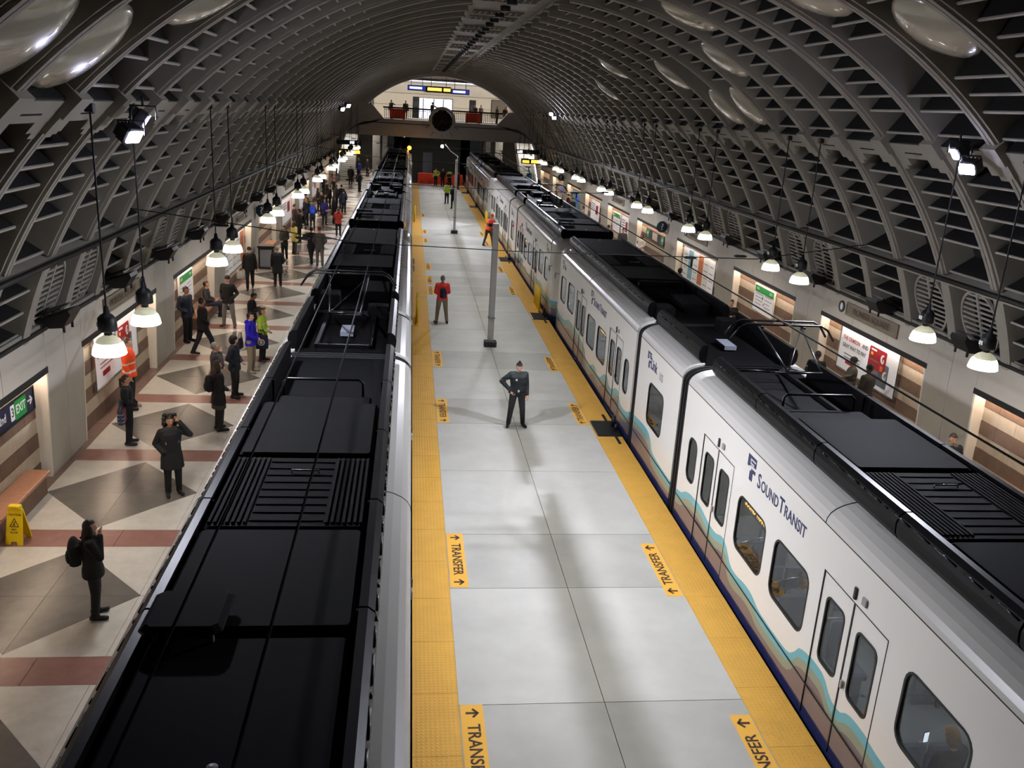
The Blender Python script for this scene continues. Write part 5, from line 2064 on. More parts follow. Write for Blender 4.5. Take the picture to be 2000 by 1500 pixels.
class Body:
    def __init__(s):
        s.p = []

    def cap(s, a, b, ra, rb, tagm):
        s.p.append(('c', Vector(a), Vector(b), ra, rb, tagm))

    def ell(s, c, r, tagm):
        s.p.append(('e', Vector(c), Vector(r), 0, 0, tagm))

    def loft(s, rows, tagm):
        s.p.append(('l', rows, None, 0, 0, tagm))

    def mb(s):
        m = MB()
        for k, a, b, ra, rb, t in s.p:
            if k == 'c':
                d = b - a
                L = d.length or 1e-4
                z = d.normalized()
                q = z.to_track_quat('Z', 'Y').to_matrix().to_4x4()
                prof = []
                for i in range(4):
                    t_ = -PI / 2 + (PI / 2) * (i + 0.3) / 4
                    prof.append((ra * math.cos(t_), ra * math.sin(t_)))
                prof.append((ra, 0))
                prof.append((rb, L))
                for i in range(1, 4):
                    t_ = (PI / 2) * (i + 0.1) / 4
                    prof.append((rb * math.cos(t_), L + rb * math.sin(t_)))
                m.lathe(prof, 12, a, 0, q)
            elif k == 'e':
                m.ell(a, b, 14, 10)
            else:
                v, f = [], []
                n = 18
                for (z, rx, ry, x0, y0) in a:
                    for i in range(n):
                        v.append((x0 + rx * math.cos(2 * PI * i / n), y0 + ry * math.sin(2 * PI * i / n), z))
                for j in range(len(a) - 1):
                    for i in range(n):
                        i2 = (i + 1) % n
                        f.append((j * n + i, j * n + i2, (j + 1) * n + i2, (j + 1) * n + i))
                f.append(tuple(range(n - 1, -1, -1)))
                f.append(tuple((len(a) - 1) * n + i for i in range(n)))
                m.add(v, f)
        return m

    def classify(s, P):
        best = np.full(len(P), 1e9)
        idx = np.zeros(len(P), int)
        names = []
        for k, a, b, ra, rb, t in s.p:
            if t not in names:
                names.append(t)
            if k == 'c':
                A, D = np.array(a), np.array(b - a)
                L2 = max(D @ D, 1e-8)
                u = np.clip(((P - A) @ D) / L2, 0, 1)
                d = np.linalg.norm(P - A - u[:, None] * D, axis=1) - (ra + (rb - ra) * u)
            elif k == 'e':
                q = (P - np.array(a)) / np.array(b)
                d = (np.linalg.norm(q, axis=1) - 1) * min(b)
            else:
                zs = np.array([r[0] for r in a])
                o = np.argsort(zs)
                def it(c):
                    return np.interp(P[:, 2], zs[o], np.array([r[c] for r in a])[o])
                rx, ry, x0, y0 = it(1), it(2), it(3), it(4)
                d = (np.sqrt(((P[:, 0] - x0) / rx) ** 2 + ((P[:, 1] - y0) / ry) ** 2) - 1) * np.minimum(rx, ry)
                dz = np.maximum(zs.min() - P[:, 2], P[:, 2] - zs.max())
                d = np.where(dz > 0, np.maximum(d, 0) + dz, d)
            m = d < best
            best[m] = d[m]
            idx[m] = names.index(t)
        return idx, names


def arm_pose(sx, pose, walk=0.0):
    S = Vector((sx * 0.185, 0, 1.42))
    ab = {'down': ((0.05, -0.03, -0.28), (0.245, 0.05 + walk, 0.90)), 'pocket': ((0.1, -0.1, -0.26), (0.185, 0.1, 1.0)),
          'phone': ((0.05, 0.04, -0.27), (0.07, 0.3, 1.2)), 'hip': ((0.23, -0.06, -0.2), (0.2, 0.04, 1.0)), 'raise': ((0.16, 0.14, -0.08), (0.16, 0.1, 1.62)),
          'out': ((0.14, 0.18, -0.12), (0.2, 0.5, 1.34)), 'chin': ((0.04, 0.14, -0.24), (0.05, 0.15, 1.47)), 'front': ((0.06, 0.02, -0.27), (0.06, 0.2, 1.02)),
          'bag': ((0.06, -0.02, -0.28), (0.27, 0.02, 0.88)), 'wide': ((0.24, 0.04, -0.1), (0.55, 0.12, 1.3)), 'lap': ((0.05, 0.04, -0.27), (0.1, 0.27, 1.08)), 'lean': ((0.05, 0.2, -0.16), (0.12, 0.42, 1.28))}[pose]
    E = S + Vector((sx * ab[0][0], ab[0][1], ab[0][2]))
    W = Vector((sx * ab[1][0], ab[1][1], ab[1][2]))
    return S, E, W


PEOPLE = []


def person(label, loc, face, h=1.72, coat=(20, 20, 22), pants=(24, 24, 28), shoes=(20, 18, 18), skin='l', hair='brown', style='short',
           legs='stand', arms=('down', 'down'), coat_len=0.85, bulk=1.0, bands=(), hat=None, look=0.0, hturn=0.0, hood=None, lean=0.0, group='people on the station platforms', skirt=None, hood_up=None):
    """coat_len: height of the coat hem (of 1.75); bands: (z0, z1, rgb) stripes on the coat"""
    detail = loc[1] < 40
    s = h / 1.75
    B = Body()
    k = bulk
    sit = legs == 'sit'
    dz = -0.44 if sit else 0.0
    hipz = 0.92
    # legs
    for sx in (-1, 1):
        H = Vector((sx * 0.095, 0, hipz + dz))
        if sit:
            K = Vector((sx * 0.12, 0.44, 0.5))
            A = Vector((sx * 0.12, 0.46 + 0.04 * sx, 0.1))
            if sx > 0:
                K = Vector((0.06, 0.46, 0.58))
                A = Vector((-0.08, 0.72, 0.36))
            T = A + Vector((0, 0.16, -0.04))
        elif legs == 'walk':
            f_ = sx
            K = Vector((sx * 0.09, 0.16 * f_ + 0.04, 0.5))
            A = Vector((sx * 0.085, 0.3 * f_, 0.1 if f_ > 0 else 0.13))
            T = A + Vector((0, 0.17, -0.05 if f_ > 0 else -0.09))
        elif legs == 'apart':
            K = Vector((sx * 0.15, 0.02, 0.49))
            A = Vector((sx * 0.19, -0.02, 0.09))
            T = A + Vector((sx * 0.05, 0.17, -0.045))
        else:
            K = Vector((sx * 0.105, 0.015, 0.49))
            A = Vector((sx * 0.11, -0.02, 0.09))
            T = A + Vector((sx * 0.035, 0.17, -0.045))
        B.cap(H, K, 0.108, 0.078, 'pants')
        B.cap(K, A, 0.076, 0.062, 'pants')
        Hl = A + Vector((0, -0.05, -0.04))
        B.cap(Hl, T, 0.045, 0.04, 'shoes')
        B.cap(A + Vector((0, 0, 0.02)), Hl, 0.05, 0.045, 'shoes')
    B.ell((0, 0, 0.95 + dz), (0.17, 0.125, 0.13), 'pants')
    up = Body()
    # coat
    rows = [(0.98, 0.165 * k, 0.125 * k, 0, 0), (1.12, 0.158 * k, 0.12 * k, 0, 0), (1.28, 0.18 * k, 0.13 * k, 0, 0), (1.38, 0.185 * k, 0.125 * k, 0, 0), (1.45, 0.13 * k, 0.095 * k, 0, -0.005), (1.49, 0.075, 0.07, 0, 0)]
    hem = []
    if not sit:
        z = 0.95
        if coat_len < 0.95:
            n = 4
            for i in range(n):
                zz = coat_len + (0.95 - coat_len) * i / n
                q = (0.95 - zz) / 0.5
                hem.append((zz, (0.178 + 0.035 * q) * k, (0.14 + 0.03 * q) * k, 0, 0))
    else:
        hem = [(0.93, 0.178 * k, 0.14 * k, 0, 0)]
    up.loft(hem + rows, 'coat')
    up.cap((-0.16, 0, 1.41), (0.16, 0, 1.41), 0.072 * k, 0.072 * k, 'coat')
    if skirt:
        up.loft([(skirt, 0.2, 0.17, 0, 0), (0.95, 0.17, 0.13, 0, 0)], 'skirt')
    hands = []
    for sx, ps in ((-1, arms[0]), (1, arms[1])):
        S, E, W = arm_pose(sx, ps, 0.12 * sx if legs == 'walk' else 0)
        up.cap(S, E, 0.066 * k, 0.054 * k, 'coat')
        up.cap(E, W, 0.054 * k, 0.042 * k, 'coat')
        d = (W - E).normalized()
        hand = W + d * 0.06
        if ps != 'pocket':
            up.cap(W + d * 0.01, W + d * 0.085, 0.03, 0.036, 'skin')
            hands.append((W, d, sx))
    up.cap((0, 0, 1.46), (0, 0.01, 1.56), 0.055, 0.052, 'skin')
    if hood:
        up.ell((0, -0.085, 1.47), (0.13, 0.075, 0.075), 'hood')
        up.cap((-0.09, 0.03, 1.48), (0.09, 0.03, 1.48), 0.045, 0.045, 'hood')
    # head
    HR = Matrix.Translation((0, 0.01, 1.52)) @ Matrix.Rotation(hturn, 4, 'Z') @ Matrix.Rotation(-look, 4, 'X') @ Matrix.Translation((0, 0, -1.52))
    def hp(x, y, z):
        return HR @ Vector((x, y, z))
    up.ell(hp(0, 0.0, 1.645), (0.077, 0.096, 0.108), 'skin')
    up.ell(hp(0, 0.025, 1.585), (0.056, 0.066, 0.062), 'skin')
    up.cap(hp(0, 0.088, 1.635), hp(0, 0.108, 1.605), 0.011, 0.016, 'skin')
    for sx in (-1, 1):
        up.ell(hp(sx * 0.078, -0.005, 1.63), (0.014, 0.022, 0.032), 'skin')
    # shift / lean the upper body
    LM = Matrix.Translation((0, 0, 0.95 + dz)) @ Matrix.Rotation(-lean, 4, 'X') @ Matrix.Translation((0, 0, -0.95))
    def tr(v):
        return LM @ Vector(v)
    U = MB()
    um = up.mb()
    um.xf(LM)
    m = B.mb()
    m.add(um.v, um.f)
    me = m.mesh('p', [], False)
    ob = bpy.data.objects.new('p', me)
    rm = ob.modifiers.new('r', 'REMESH')
    rm.mode = 'VOXEL'
    dist = loc[1]
    rm.voxel_size = 0.015 if dist < 24 else (0.019 if dist < 40 else 0.028)
    sm = ob.modifiers.new('s', 'SMOOTH')
    sm.factor = 0.5
    sm.iterations = 3
    ne = bake(ob)
    bpy.data.objects.remove(ob)
    bpy.data.meshes.remove(me)
    n = len(ne.polygons)
    cen = np.empty(n * 3)
    ne.polygons.foreach_get('center', cen)
    cen = cen.reshape(-1, 3)
    # classify in unleaned coordinates for the upper body
    inv = np.array(LM.inverted())
    cu = cen @ inv[:3, :3].T + inv[:3, 3]
    i1, n1 = B.classify(cen)
    # distances needed again: compare both bodies
    def dist_of(body, P):
        b = np.full(len(P), 1e9)
        for q in body.p:
            bb = Body()
            bb.p = [q]
            if q[0] == 'c':
                A, D = np.array(q[1]), np.array(q[2] - q[1])
                L2 = max(D @ D, 1e-8)
                u = np.clip(((P - A) @ D) / L2, 0, 1)
                d = np.linalg.norm(P - A - u[:, None] * D, axis=1) - (q[3] + (q[4] - q[3]) * u)
            elif q[0] == 'e':
                w_ = (P - np.array(q[1])) / np.array(q[2])
                d = (np.linalg.norm(w_, axis=1) - 1) * min(q[2])
            else:
                a = q[1]
                zs = np.array([r[0] for r in a])
                o = np.argsort(zs)
                it = lambda c: np.interp(P[:, 2], zs[o], np.array([r[c] for r in a])[o])
                rx, ry = it(1), it(2)
                d = (np.sqrt((P[:, 0] / rx) ** 2 + ((P[:, 1] - it(4)) / ry) ** 2) - 1) * np.minimum(rx, ry)
                dz_ = np.maximum(zs.min() - P[:, 2], P[:, 2] - zs.max())
                d = np.where(dz_ > 0, np.maximum(d, 0) + dz_, d)
            b = np.minimum(b, d)
        return b
    i2, n2 = up.classify(cu)
    d1, d2 = dist_of(B, cen), dist_of(up, cu)
    order = ['skin', 'coat', 'pants', 'shoes', 'hood', 'skirt', 'gum']
    mats = [cm(SKIN[skin], 0.55), cm(coat), cm(pants), cm(shoes, 0.5), cm(hood or (60, 56, 52), 0.95), cm(skirt and (60, 52, 46) or coat), cm((90, 60, 58))]
    sel = np.where(d2 <= d1 + 0.004, np.array([order.index(x) for x in n2])[i2], np.array([order.index(x) for x in n1])[i1])
    for (z0, z1, rgb) in bands:
        mats.append(cm(rgb, 0.6))
        sel = np.where((sel == 1) & (cu[:, 2] > z0) & (cu[:, 2] < z1), len(mats) - 1, sel)
    base_v = len(ne.vertices)
    ex = MB()
    # fingers, eyes, mouth
    for W, d, sx in hands:
        side_ = d.cross(Vector((0, 1, 0.2)))
        if side_.length < 0.2:
            side_ = d.cross(Vector((1, 0, 0)))
        side_.normalize()
        inw = side_.cross(d).normalized()
        tip = W + d * 0.09
        for j, (o_, ln) in enumerate(((-0.027, 0.062), (-0.009, 0.074), (0.009, 0.07), (0.027, 0.054))):
            a = tip + side_ * o_
            b_ = a + d * ln * 0.55 + inw * 0.008
            c_ = b_ + d * ln * 0.4 + inw * 0.022
            ex.tube([tr(a - d * 0.02), tr(b_), tr(c_)], [0.0095, 0.009, 0.007], 6, 0)
        th = W + d * 0.04 + side_ * 0.03 * (1 if sx > 0 else -1)
        ex.tube([tr(th - side_ * 0.02 * (1 if sx > 0 else -1)), tr(th + d * 0.03 + side_ * 0.012 * (1 if sx > 0 else -1) + inw * 0.01), tr(th + d * 0.058 + inw * 0.018)], [0.011, 0.01, 0.008], 6, 0)
    eye_i = len(mats)
    mats.append(cm((28, 22, 20), 0.3))
    for sx in (-1, 1):
        ex.ell(tr(hp(sx * 0.03, 0.083, 1.648)), (0.012, 0.008, 0.006), 8, 5, eye_i)
        ex.ell(tr(hp(sx * 0.031, 0.087, 1.668)), (0.017, 0.006, 0.004), 8, 5, eye_i)
    ex.ell(tr(hp(0, 0.087, 1.574)), (0.022, 0.008, 0.006), 8, 5, 6)
    nm = bpy.data.meshes.new('person')
    vs = np.empty(base_v * 3)
    ne.vertices.foreach_get('co', vs)
    verts = [tuple(v) for v in vs.reshape(-1, 3)] + ex.v
    faces = [tuple(p.vertices) for p in ne.polygons] + [tuple(i + base_v for i in f) for f in ex.f]
    nm.from_pydata(verts, [], faces)
    for q in mats:
        nm.materials.append(q)
    nm.polygons.foreach_set('material_index', list(sel) + ex.m)
    nm.polygons.foreach_set('use_smooth', [True] * len(faces))
    nm.transform(Matrix.Scale(s, 4))
    bpy.data.meshes.remove(ne)
    o = obj('person', nm, None, loc)
    o.rotation_euler = (0, 0, face)
    tag(o, label, 'person', group)
    # hair or hat as children
    hm = MB()
    LR = LM @ HR
    R3 = LR.to_3x3()
    def he(c, r, nn=14, mm=9):
        hm.ell(LR @ Vector(c), r, nn, mm, 0, R3)
    if style != 'bald':
        # close cap of hair over the skull, open at the face
        c0, r0 = Vector((0, -0.01, 1.655)), (0.085, 0.103, 0.113)
        nn, mm = 22, 14
        vv, ff = [], []
        for i in range(1, mm):
            t_ = PI * i / mm
            for j in range(nn):
                vv.append(c0 + Vector((r0[0] * math.sin(t_) * math.cos(2 * PI * j / nn), r0[1] * math.sin(t_) * math.sin(2 * PI * j / nn), r0[2] * math.cos(t_))))
        vv.append(c0 + Vector((0, 0, r0[2])))
        for i in range(mm - 2):
            for j in range(nn):
                ff.append((i * nn + j, (i + 1) * nn + j, (i + 1) * nn + (j + 1) % nn, i * nn + (j + 1) % nn))
        for j in range(nn):
            ff.append((len(vv) - 1, j, (j + 1) % nn))
        def keep(f_):
            c_ = sum((vv[q] for q in f_), Vector()) / len(f_)
            return not (c_.y > 0.028 and c_.z < 1.712) and c_.z > (1.585 if style == 'short' else 1.56) and not (c_.y > -0.005 and c_.z < 1.625)
        ff = [f_ for f_ in ff if keep(f_)]
        hm.add([LR @ q for q in vv], ff, 0, True)
    if style == 'bob':
        he((0, -0.03, 1.61), (0.095, 0.075, 0.11))
    elif style == 'long':
        he((0, -0.035, 1.6), (0.1, 0.08, 0.13))
        he((0, -0.075, 1.47), (0.11, 0.06, 0.17))
        for sx in (-1, 1):
            he((sx * 0.082, 0.0, 1.56), (0.028, 0.05, 0.13))
    elif style == 'curly':
        rg = random.Random(3)
        for i in range(60):
            a = rg.uniform(0, 2 * PI)
            zz = rg.uniform(-0.2, 0.11)
            x, y = 0.108 * math.cos(a), -0.035 + 0.09 * math.sin(a)
            if y > -0.005:
                continue
            he((x * 1.05, y, 1.63 + zz), (0.042, 0.042, 0.045), 8, 6)
    elif style == 'bun':
        he((0, -0.02, 1.785), (0.034, 0.034, 0.03), 10, 7)
    elif style == 'pony':
        he((0, -0.12, 1.62), (0.035, 0.04, 0.06))
        he((0, -0.13, 1.52), (0.03, 0.03, 0.1))
    if style != 'bald' and not hat:
        hm.xf(Matrix.Scale(s, 4))
        hm.build('hair', cm(HAIR[hair], 0.5), o)
    elif hat:
        kind, rgb = hat
        if style in ('long', 'bob', 'pony'):
            h2 = MB()
            h2.v, h2.f, h2.m, h2.s = hm.v, hm.f, hm.m, hm.s
            h2.xf(Matrix.Scale(s, 4))
            h2.build('hair', cm(HAIR[hair], 0.5), o)
        hm = MB()
        hm.ell(LR @ Vector((0, -0.008, 1.69)), (0.092, 0.106, 0.092), 16, 10, 0, R3)
        if kind == 'cap':
            hm.ell(LR @ Vector((0, 0.1, 1.69)), (0.07, 0.07, 0.012), 12, 6, 0, R3)
        elif kind == 'beanie':
            hm.ell(LR @ Vector((0, -0.01, 1.665)), (0.098, 0.11, 0.03), 16, 8, 0, R3)
        elif kind == 'hood':
            hm.ell(LR @ Vector((0, -0.03, 1.64)), (0.108, 0.105, 0.14), 16, 10, 0, R3)
        elif kind == 'pompom':
            hm.ell(LR @ Vector((0, 0, 1.8)), (0.05, 0.05, 0.05), 10, 8, 0, R3)
        hm.xf(Matrix.Scale(s, 4))
        hm.build('hat', cm(rgb), o)
    PEOPLE.append(o)
    return o


def at_person(p, local):
    """a point given in a person's own axes (metres), as world location"""
    c, s_ = math.cos(p.rotation_euler.z), math.sin(p.rotation_euler.z)
    return (p.location.x + local[0] * c - local[1] * s_, p.location.y + local[0] * s_ + local[1] * c, p.location.z + local[2])


def backpack(p, label, rgb, z=1.02, scale=1.0, strap=(24, 24, 26)):
    t = thing('backpack', label, 'backpack', at_person(p, (0, -0.14, z)), p.rotation_euler.z, 'backpacks worn by passengers')
    mb = MB()
    pts = []
    mb.ell((0, -0.09, 0.22), (0.155, 0.1, 0.25), 14, 10)
    mb.cbox(-0.14, -0.16, 0.02, 0.14, 0.0, 0.4, 0.05)
    mb.xf(Matrix.Scale(scale, 4))
    mb.build('bag', cm(rgb), t)
    mb = MB()
    mb.ell((0, -0.17, 0.14), (0.11, 0.05, 0.12), 12, 8)
    mb.xf(Matrix.Scale(scale, 4))
    mb.build('pocket', cm(tuple(min(255, int(c * 1.25) + 4) for c in rgb)), t)
    for sx in (-1, 1):
        mb = MB()
        mb.tube([(sx * 0.1, 0.0, 0.38), (sx * 0.11, 0.1, 0.46), (sx * 0.12, 0.26, 0.36), (sx * 0.13, 0.27, 0.2), (sx * 0.15, 0.12, 0.06)], 0.018, 6)
        mb.xf(Matrix.Scale(scale, 4))
        mb.build('strap', cm(strap), t)
    return t


def handbag(p, label, local, rgb, w_=0.34, h_=0.3, d_=0.1, mark=None, name='tote_bag', cat='bag'):
    t = thing(name, label, cat, at_person(p, local), p.rotation_euler.z, 'bags carried by passengers')
    mb = MB()
    n = 14
    v, f = [], []
    rows = [(0, 0.88), (0.03, 1.0), (h_ * 0.5, 1.02), (h_ * 0.9, 0.96), (h_, 0.9)]
    for z, kx in rows:
        for i in range(n):
            a = 2 * PI * i / n
            cx_, cy_ = math.copysign(abs(math.cos(a)) ** 0.5, math.cos(a)), math.copysign(abs(math.sin(a)) ** 0.5, math.sin(a))
            v.append((w_ / 2 * kx * cx_, d_ / 2 * kx * cy_ * (1.0 if z < h_ * 0.8 else 0.6), z))
    for j in range(len(rows) - 1):
        for i in range(n):
            i2 = (i + 1) % n
            f.append((j * n + i, j * n + i2, (j + 1) * n + i2, (j + 1) * n + i))
    f.append(tuple(range(n - 1, -1, -1)))
    f.append(tuple((len(rows) - 1) * n + i for i in range(n)))
    mb.add(v, f, 0, True)
    bd = mb.build('bag_body', cm(rgb), t)
    for sy in (-1, 1):
        mb = MB()
        mb.tube([(-w_ * 0.25, sy * d_ * 0.25, h_ * 0.95), (-w_ * 0.18, sy * 0.02, h_ + 0.16), (w_ * 0.18, sy * 0.02, h_ + 0.16), (w_ * 0.25, sy * d_ * 0.25, h_ * 0.95)], 0.01, 6)
        mb.build('bag_handle', cm(rgb), t)
    if mark:
        mark(bd, w_, h_, d_)
    return t


K = (20, 20, 22)
D2R = math.radians
E_ = -PI / 2        # facing east (towards +X, the trains)
S_ = PI             # facing the camera
W_ = PI / 2

# --- left platform, near to far
p = person('person with long black hair and a black backpack standing alone by the near red band', (-4.54, 12.2, 0), E_ + 0.25, 1.6, (16, 16, 18), (18, 18, 20), (16, 14, 14), 'l', 'black', 'long', arms=('pocket', 'chin'), coat_len=0.78, bulk=1.18)
backpack(p, 'black backpack of the long-haired person nearest the camera', (14, 14, 15), 0.92, 0.95)
p = person('person with curly black hair in a long black parka raising one hand to the head', (-4.5, 16.57, 0), S_ + 0.5, 1.66, (18, 18, 22), (16, 16, 18), (18, 16, 15), 'm', 'black', 'curly', arms=('raise', 'pocket'), coat_len=0.62, bulk=1.2, hood=(54, 50, 48))
backpack(p, 'grey and black backpack of the person raising a hand', (70, 70, 74), 0.95, 0.9, (150, 150, 154))
p = person('person in a dark jacket and leggings carrying a plaid tote on the left platform', (-6.11, 19.25, 0), E_ + 0.15, 1.62, (24, 24, 28), (20, 22, 32), (30, 28, 28), 'l', 'brown', 'pony', arms=('front', 'front'), coat_len=0.86, bulk=1.05)
def plaid(bd, w_, h_, d_):
    for i in range(3):
        MB().box(-w_ * 0.5, -d_ * 0.53, h_ * (0.2 + 0.25 * i), w_ * 0.5, d_ * 0.53, h_ * (0.24 + 0.25 * i)).build('stripe', cm((150, 150, 160)), bd)
    for i in range(3):
        MB().box(-w_ * 0.3 + i * w_ * 0.3 - 0.012, -d_ * 0.535, 0.02, -w_ * 0.3 + i * w_ * 0.3 + 0.012, d_ * 0.535, h_ * 0.95).build('stripe', cm((150, 60, 60)), bd)
handbag(p, 'plaid blue tote bag with a red end carried on the left platform', (0.31, -0.08, 0.62), (52, 66, 96), 0.42, 0.34, 0.14, plaid)
p = person('person in a bright orange high-visibility jacket behind the nearest pendant lamp', (-6.75, 21.6, 0), E_ + 0.1, 1.82, (255, 84, 30), (26, 26, 34), K, 'l', 'brown', 'short', arms=('down', 'down'), coat_len=0.84, bulk=1.2, bands=((0.96, 1.01, (225, 220, 205)), (1.16, 1.2, (225, 220, 205))))
p = person('person with long brown hair in a black coat and boots wearing a backpack', (-4.35, 20.2, 0), E_ + 0.5, 1.72, (16, 16, 17), (18, 17, 17), (18, 15, 14), 'l', 'brown', 'long', arms=('front', 'front'), coat_len=0.7, skirt=0.58, bulk=1.12)
backpack(p, 'black backpack of the brown-haired person in boots', (14, 14, 15), 1.0, 0.85)
person('grey-haired man with a hand at his chin among the near group', (-4.78, 22.0, 0), E_ + 0.4, 1.66, (58, 56, 60), (30, 30, 34), K, 'l', 'grey', 'short', arms=('front', 'chin'), coat_len=0.84)
person('person in a navy puffer jacket and black hood on the left platform', (-4.45, 22.7, 0), E_ - 0.1, 1.66, (24, 28, 46), (20, 20, 24), (40, 30, 26), 'l', 'black', 'short', arms=('front', 'pocket'), coat_len=0.8, bulk=1.15, hat=('hood', (16, 16, 18)))
person('person in dark clothes striding past the bench, seen from behind', (-6.1, 26.65, 0), E_ + 0.5, 1.76, (20, 20, 24), (26, 30, 44), (40, 32, 28), 'm', 'black', 'short', 'walk', ('down', 'pocket'), 0.78, 1.15)
p = person('man in a blue-grey jacket with a backpack standing against the left wall', (-6.9, 28.1, 0), E_ - 0.4, 1.78, (32, 40, 60), (18, 18, 22), K, 'm', 'black', 'short', arms=('down', 'pocket'), coat_len=0.8, bulk=1.1)
backpack(p, 'dark backpack of the man against the left wall', (22, 24, 30), 1.05, 0.9)
person('man in a suit sitting cross-legged on the granite bench', (-7.02, 31.4, 0), E_, 1.76, (52, 52, 58), (40, 46, 66), (24, 22, 22), 'l', 'brown', 'short', 'sit', ('lap', 'lap'), 0.9, bands=((1.2, 1.42, (58, 58, 64)),))
person('man in a cap, dark jacket and grey trousers facing the camera', (-6.04, 30.2, 0), S_ - 0.2, 1.76, (26, 24, 24), (128, 124, 122), (90, 74, 60), 'l', 'grey', 'short', 'apart', ('pocket', 'pocket'), 0.84, 1.12, hat=('cap', (66, 58, 54)))
person('person in black looking down at a phone behind the blue jacket', (-4.9, 28.1, 0), E_, 1.68, (16, 16, 17), (20, 20, 22), K, 'm', 'black', 'short', arms=('phone', 'phone'), coat_len=0.82, bulk=1.15, look=0.5)
p = person('person in a vivid blue jacket and khaki trousers on the left platform', (-4.41, 24.95, 0), E_ - 0.2, 1.76, (40, 24, 190), (150, 136, 116), (160, 146, 130), 'l', 'black', 'short', arms=('front', 'front'), coat_len=0.82, bulk=1.08, hood=(40, 24, 190))
handbag(p, 'dark shoulder bag of the person in the blue jacket', (0.1, -0.27, 0.72), (24, 24, 44), 0.28, 0.3, 0.1)
p = person('person in a lime high-visibility jacket with dark trousers on the left platform', (-4.28, 26.1, 0), E_ - 0.2, 1.64, (190, 222, 60), (22, 22, 28), (60, 44, 34), 'l', 'brown', 'bob', arms=('front', 'front'), coat_len=0.86, bulk=1.08, bands=((1.05, 1.09, (210, 214, 200)), (1.24, 1.28, (210, 214, 200))))
def ringmark(bd, w_, h_, d_):
    MB().ring([(0.1 * math.cos(2 * PI * i / 20), h_ * 0.5 + 0.1 * math.sin(2 * PI * i / 20)) for i in range(20)], [(0.075 * math.cos(2 * PI * i / 20), h_ * 0.5 + 0.075 * math.sin(2 * PI * i / 20)) for i in range(20)], 'y', -d_ * 0.56, -d_ * 0.5).build('round_print', cm((214, 216, 222)), bd)
    MB().ell((0, -d_ * 0.52, h_ * 0.5), (0.05, 0.006, 0.055), 10, 6).build('round_print', cm((214, 216, 222)), bd)
bg = handbag(p, 'navy tote with a white round print in front of the lime jacket', (0.24, 0.06, 0.46), (20, 26, 56), 0.4, 0.42, 0.1, ringmark)
bg.rotation_euler.z = 0.1
p = person('person in black walking to the camera with a white plastic bag', (-6.42, 36.6, 0), S_ + 0.1, 1.72, (20, 19, 20), (18, 18, 20), K, 'l', 'brown', 'short', 'walk', ('bag', 'bag'), 0.78, 1.1, hat=('beanie', (28, 26, 26)), hood=(80, 70, 64))
handbag(p, 'white plastic carrier bag of the walking person in black', (0.33, 0.0, 0.42), (214, 214, 210), 0.4, 0.34, 0.2, name='carrier_bag')
person('person in a long dark coat with a pale hat seen from behind', (-5.41, 37.3, 0), 0.15, 1.68, (22, 23, 30), (20, 20, 24), (70, 64, 62), 'l', 'light', 'short', arms=('down', 'pocket'), coat_len=0.6, bulk=1.18, hat=('beanie', (150, 132, 120)))
p = person('person in an olive jacket with a dark pack near the far bench', (-6.0, 43.8, 0), S_ - 0.4, 1.64, (58, 60, 48), (26, 26, 28), K, 'l', 'brown', 'short', arms=('front', 'front'), coat_len=0.78, bulk=1.1)
backpack(p, 'dark pack of the person in the olive jacket', (20, 20, 22), 1.0, 0.85)
person('person in a pale yellow coat beyond the olive jacket', (-5.75, 45.6, 0), E_ + 0.7, 1.66, (206, 196, 110), (66, 66, 60), K, 'l', 'brown', 'long', arms=('front', 'pocket'), coat_len=0.7, bulk=1.1)
p = person('person in dark clothes with a black pack beyond the yellow coat', (-5.95, 49.4, 0), W_ + 0.3, 1.82, (22, 22, 24), (22, 22, 26), K, 'm', 'black', 'short', arms=('pocket', 'down'), coat_len=0.78, bulk=1.2)
backpack(p, 'black pack worn beyond the yellow coat', (16, 16, 18), 1.05, 0.95)
p = person('man in dark clothes with a cane beside the left train, mid distance', (-4.62, 42.9, 0), 0.4, 1.78, (22, 22, 26), (24, 26, 34), K, 'm', 'black', 'short', 'walk', ('out', 'down'), 0.78, 1.1)
o = MB().tube([at_person(p, (-0.22, 0.55, 1.3)), at_person(p, (-0.5, 1.15, 0.02))], 0.012, 6).build('cane', cm((170, 160, 150)))
tag(o, 'thin pale cane held out by the man in dark clothes', 'cane')
person('man in a grey jacket and trousers with a red beanie beside the train', (-4.18, 42.4, 0), 0.1, 1.84, (84, 82, 80), (104, 100, 94), (60, 54, 50), 'l', 'grey', 'short', arms=('pocket', 'pocket'), coat_len=0.8, bulk=1.1, hat=('beanie', (150, 40, 50)))
person('person in a red-orange jacket beside the left train', (-4.1, 52.5, 0), 0.1, 1.62, (186, 60, 44), (24, 22, 24), K, 'l', 'brown', 'short', arms=('front', 'front'), coat_len=0.8, bulk=1.12, hood=(150, 46, 36))
p = person('person in a long black coat with a handbag beyond the red jacket', (-4.8, 57.8, 0), E_ + 0.2, 1.7, (18, 18, 19), (20, 20, 22), K, 'l', 'black', 'long', arms=('bag', 'front'), coat_len=0.58, bulk=1.15)
handbag(p, 'black handbag of the person in the long black coat', (-0.34, 0.0, 0.6), (16, 16, 17), 0.36, 0.28, 0.14)
p = person('person with a bright blue backpack seen from behind in the crowd', (-5.8, 54.6, 0), 0.1, 1.62, (30, 34, 52), (30, 32, 44), K, 'l', 'grey', 'short', arms=('front', 'front'), coat_len=0.82, bulk=1.1)
backpack(p, 'bright blue backpack in the crowd on the left platform', (30, 70, 200), 1.0, 1.05)
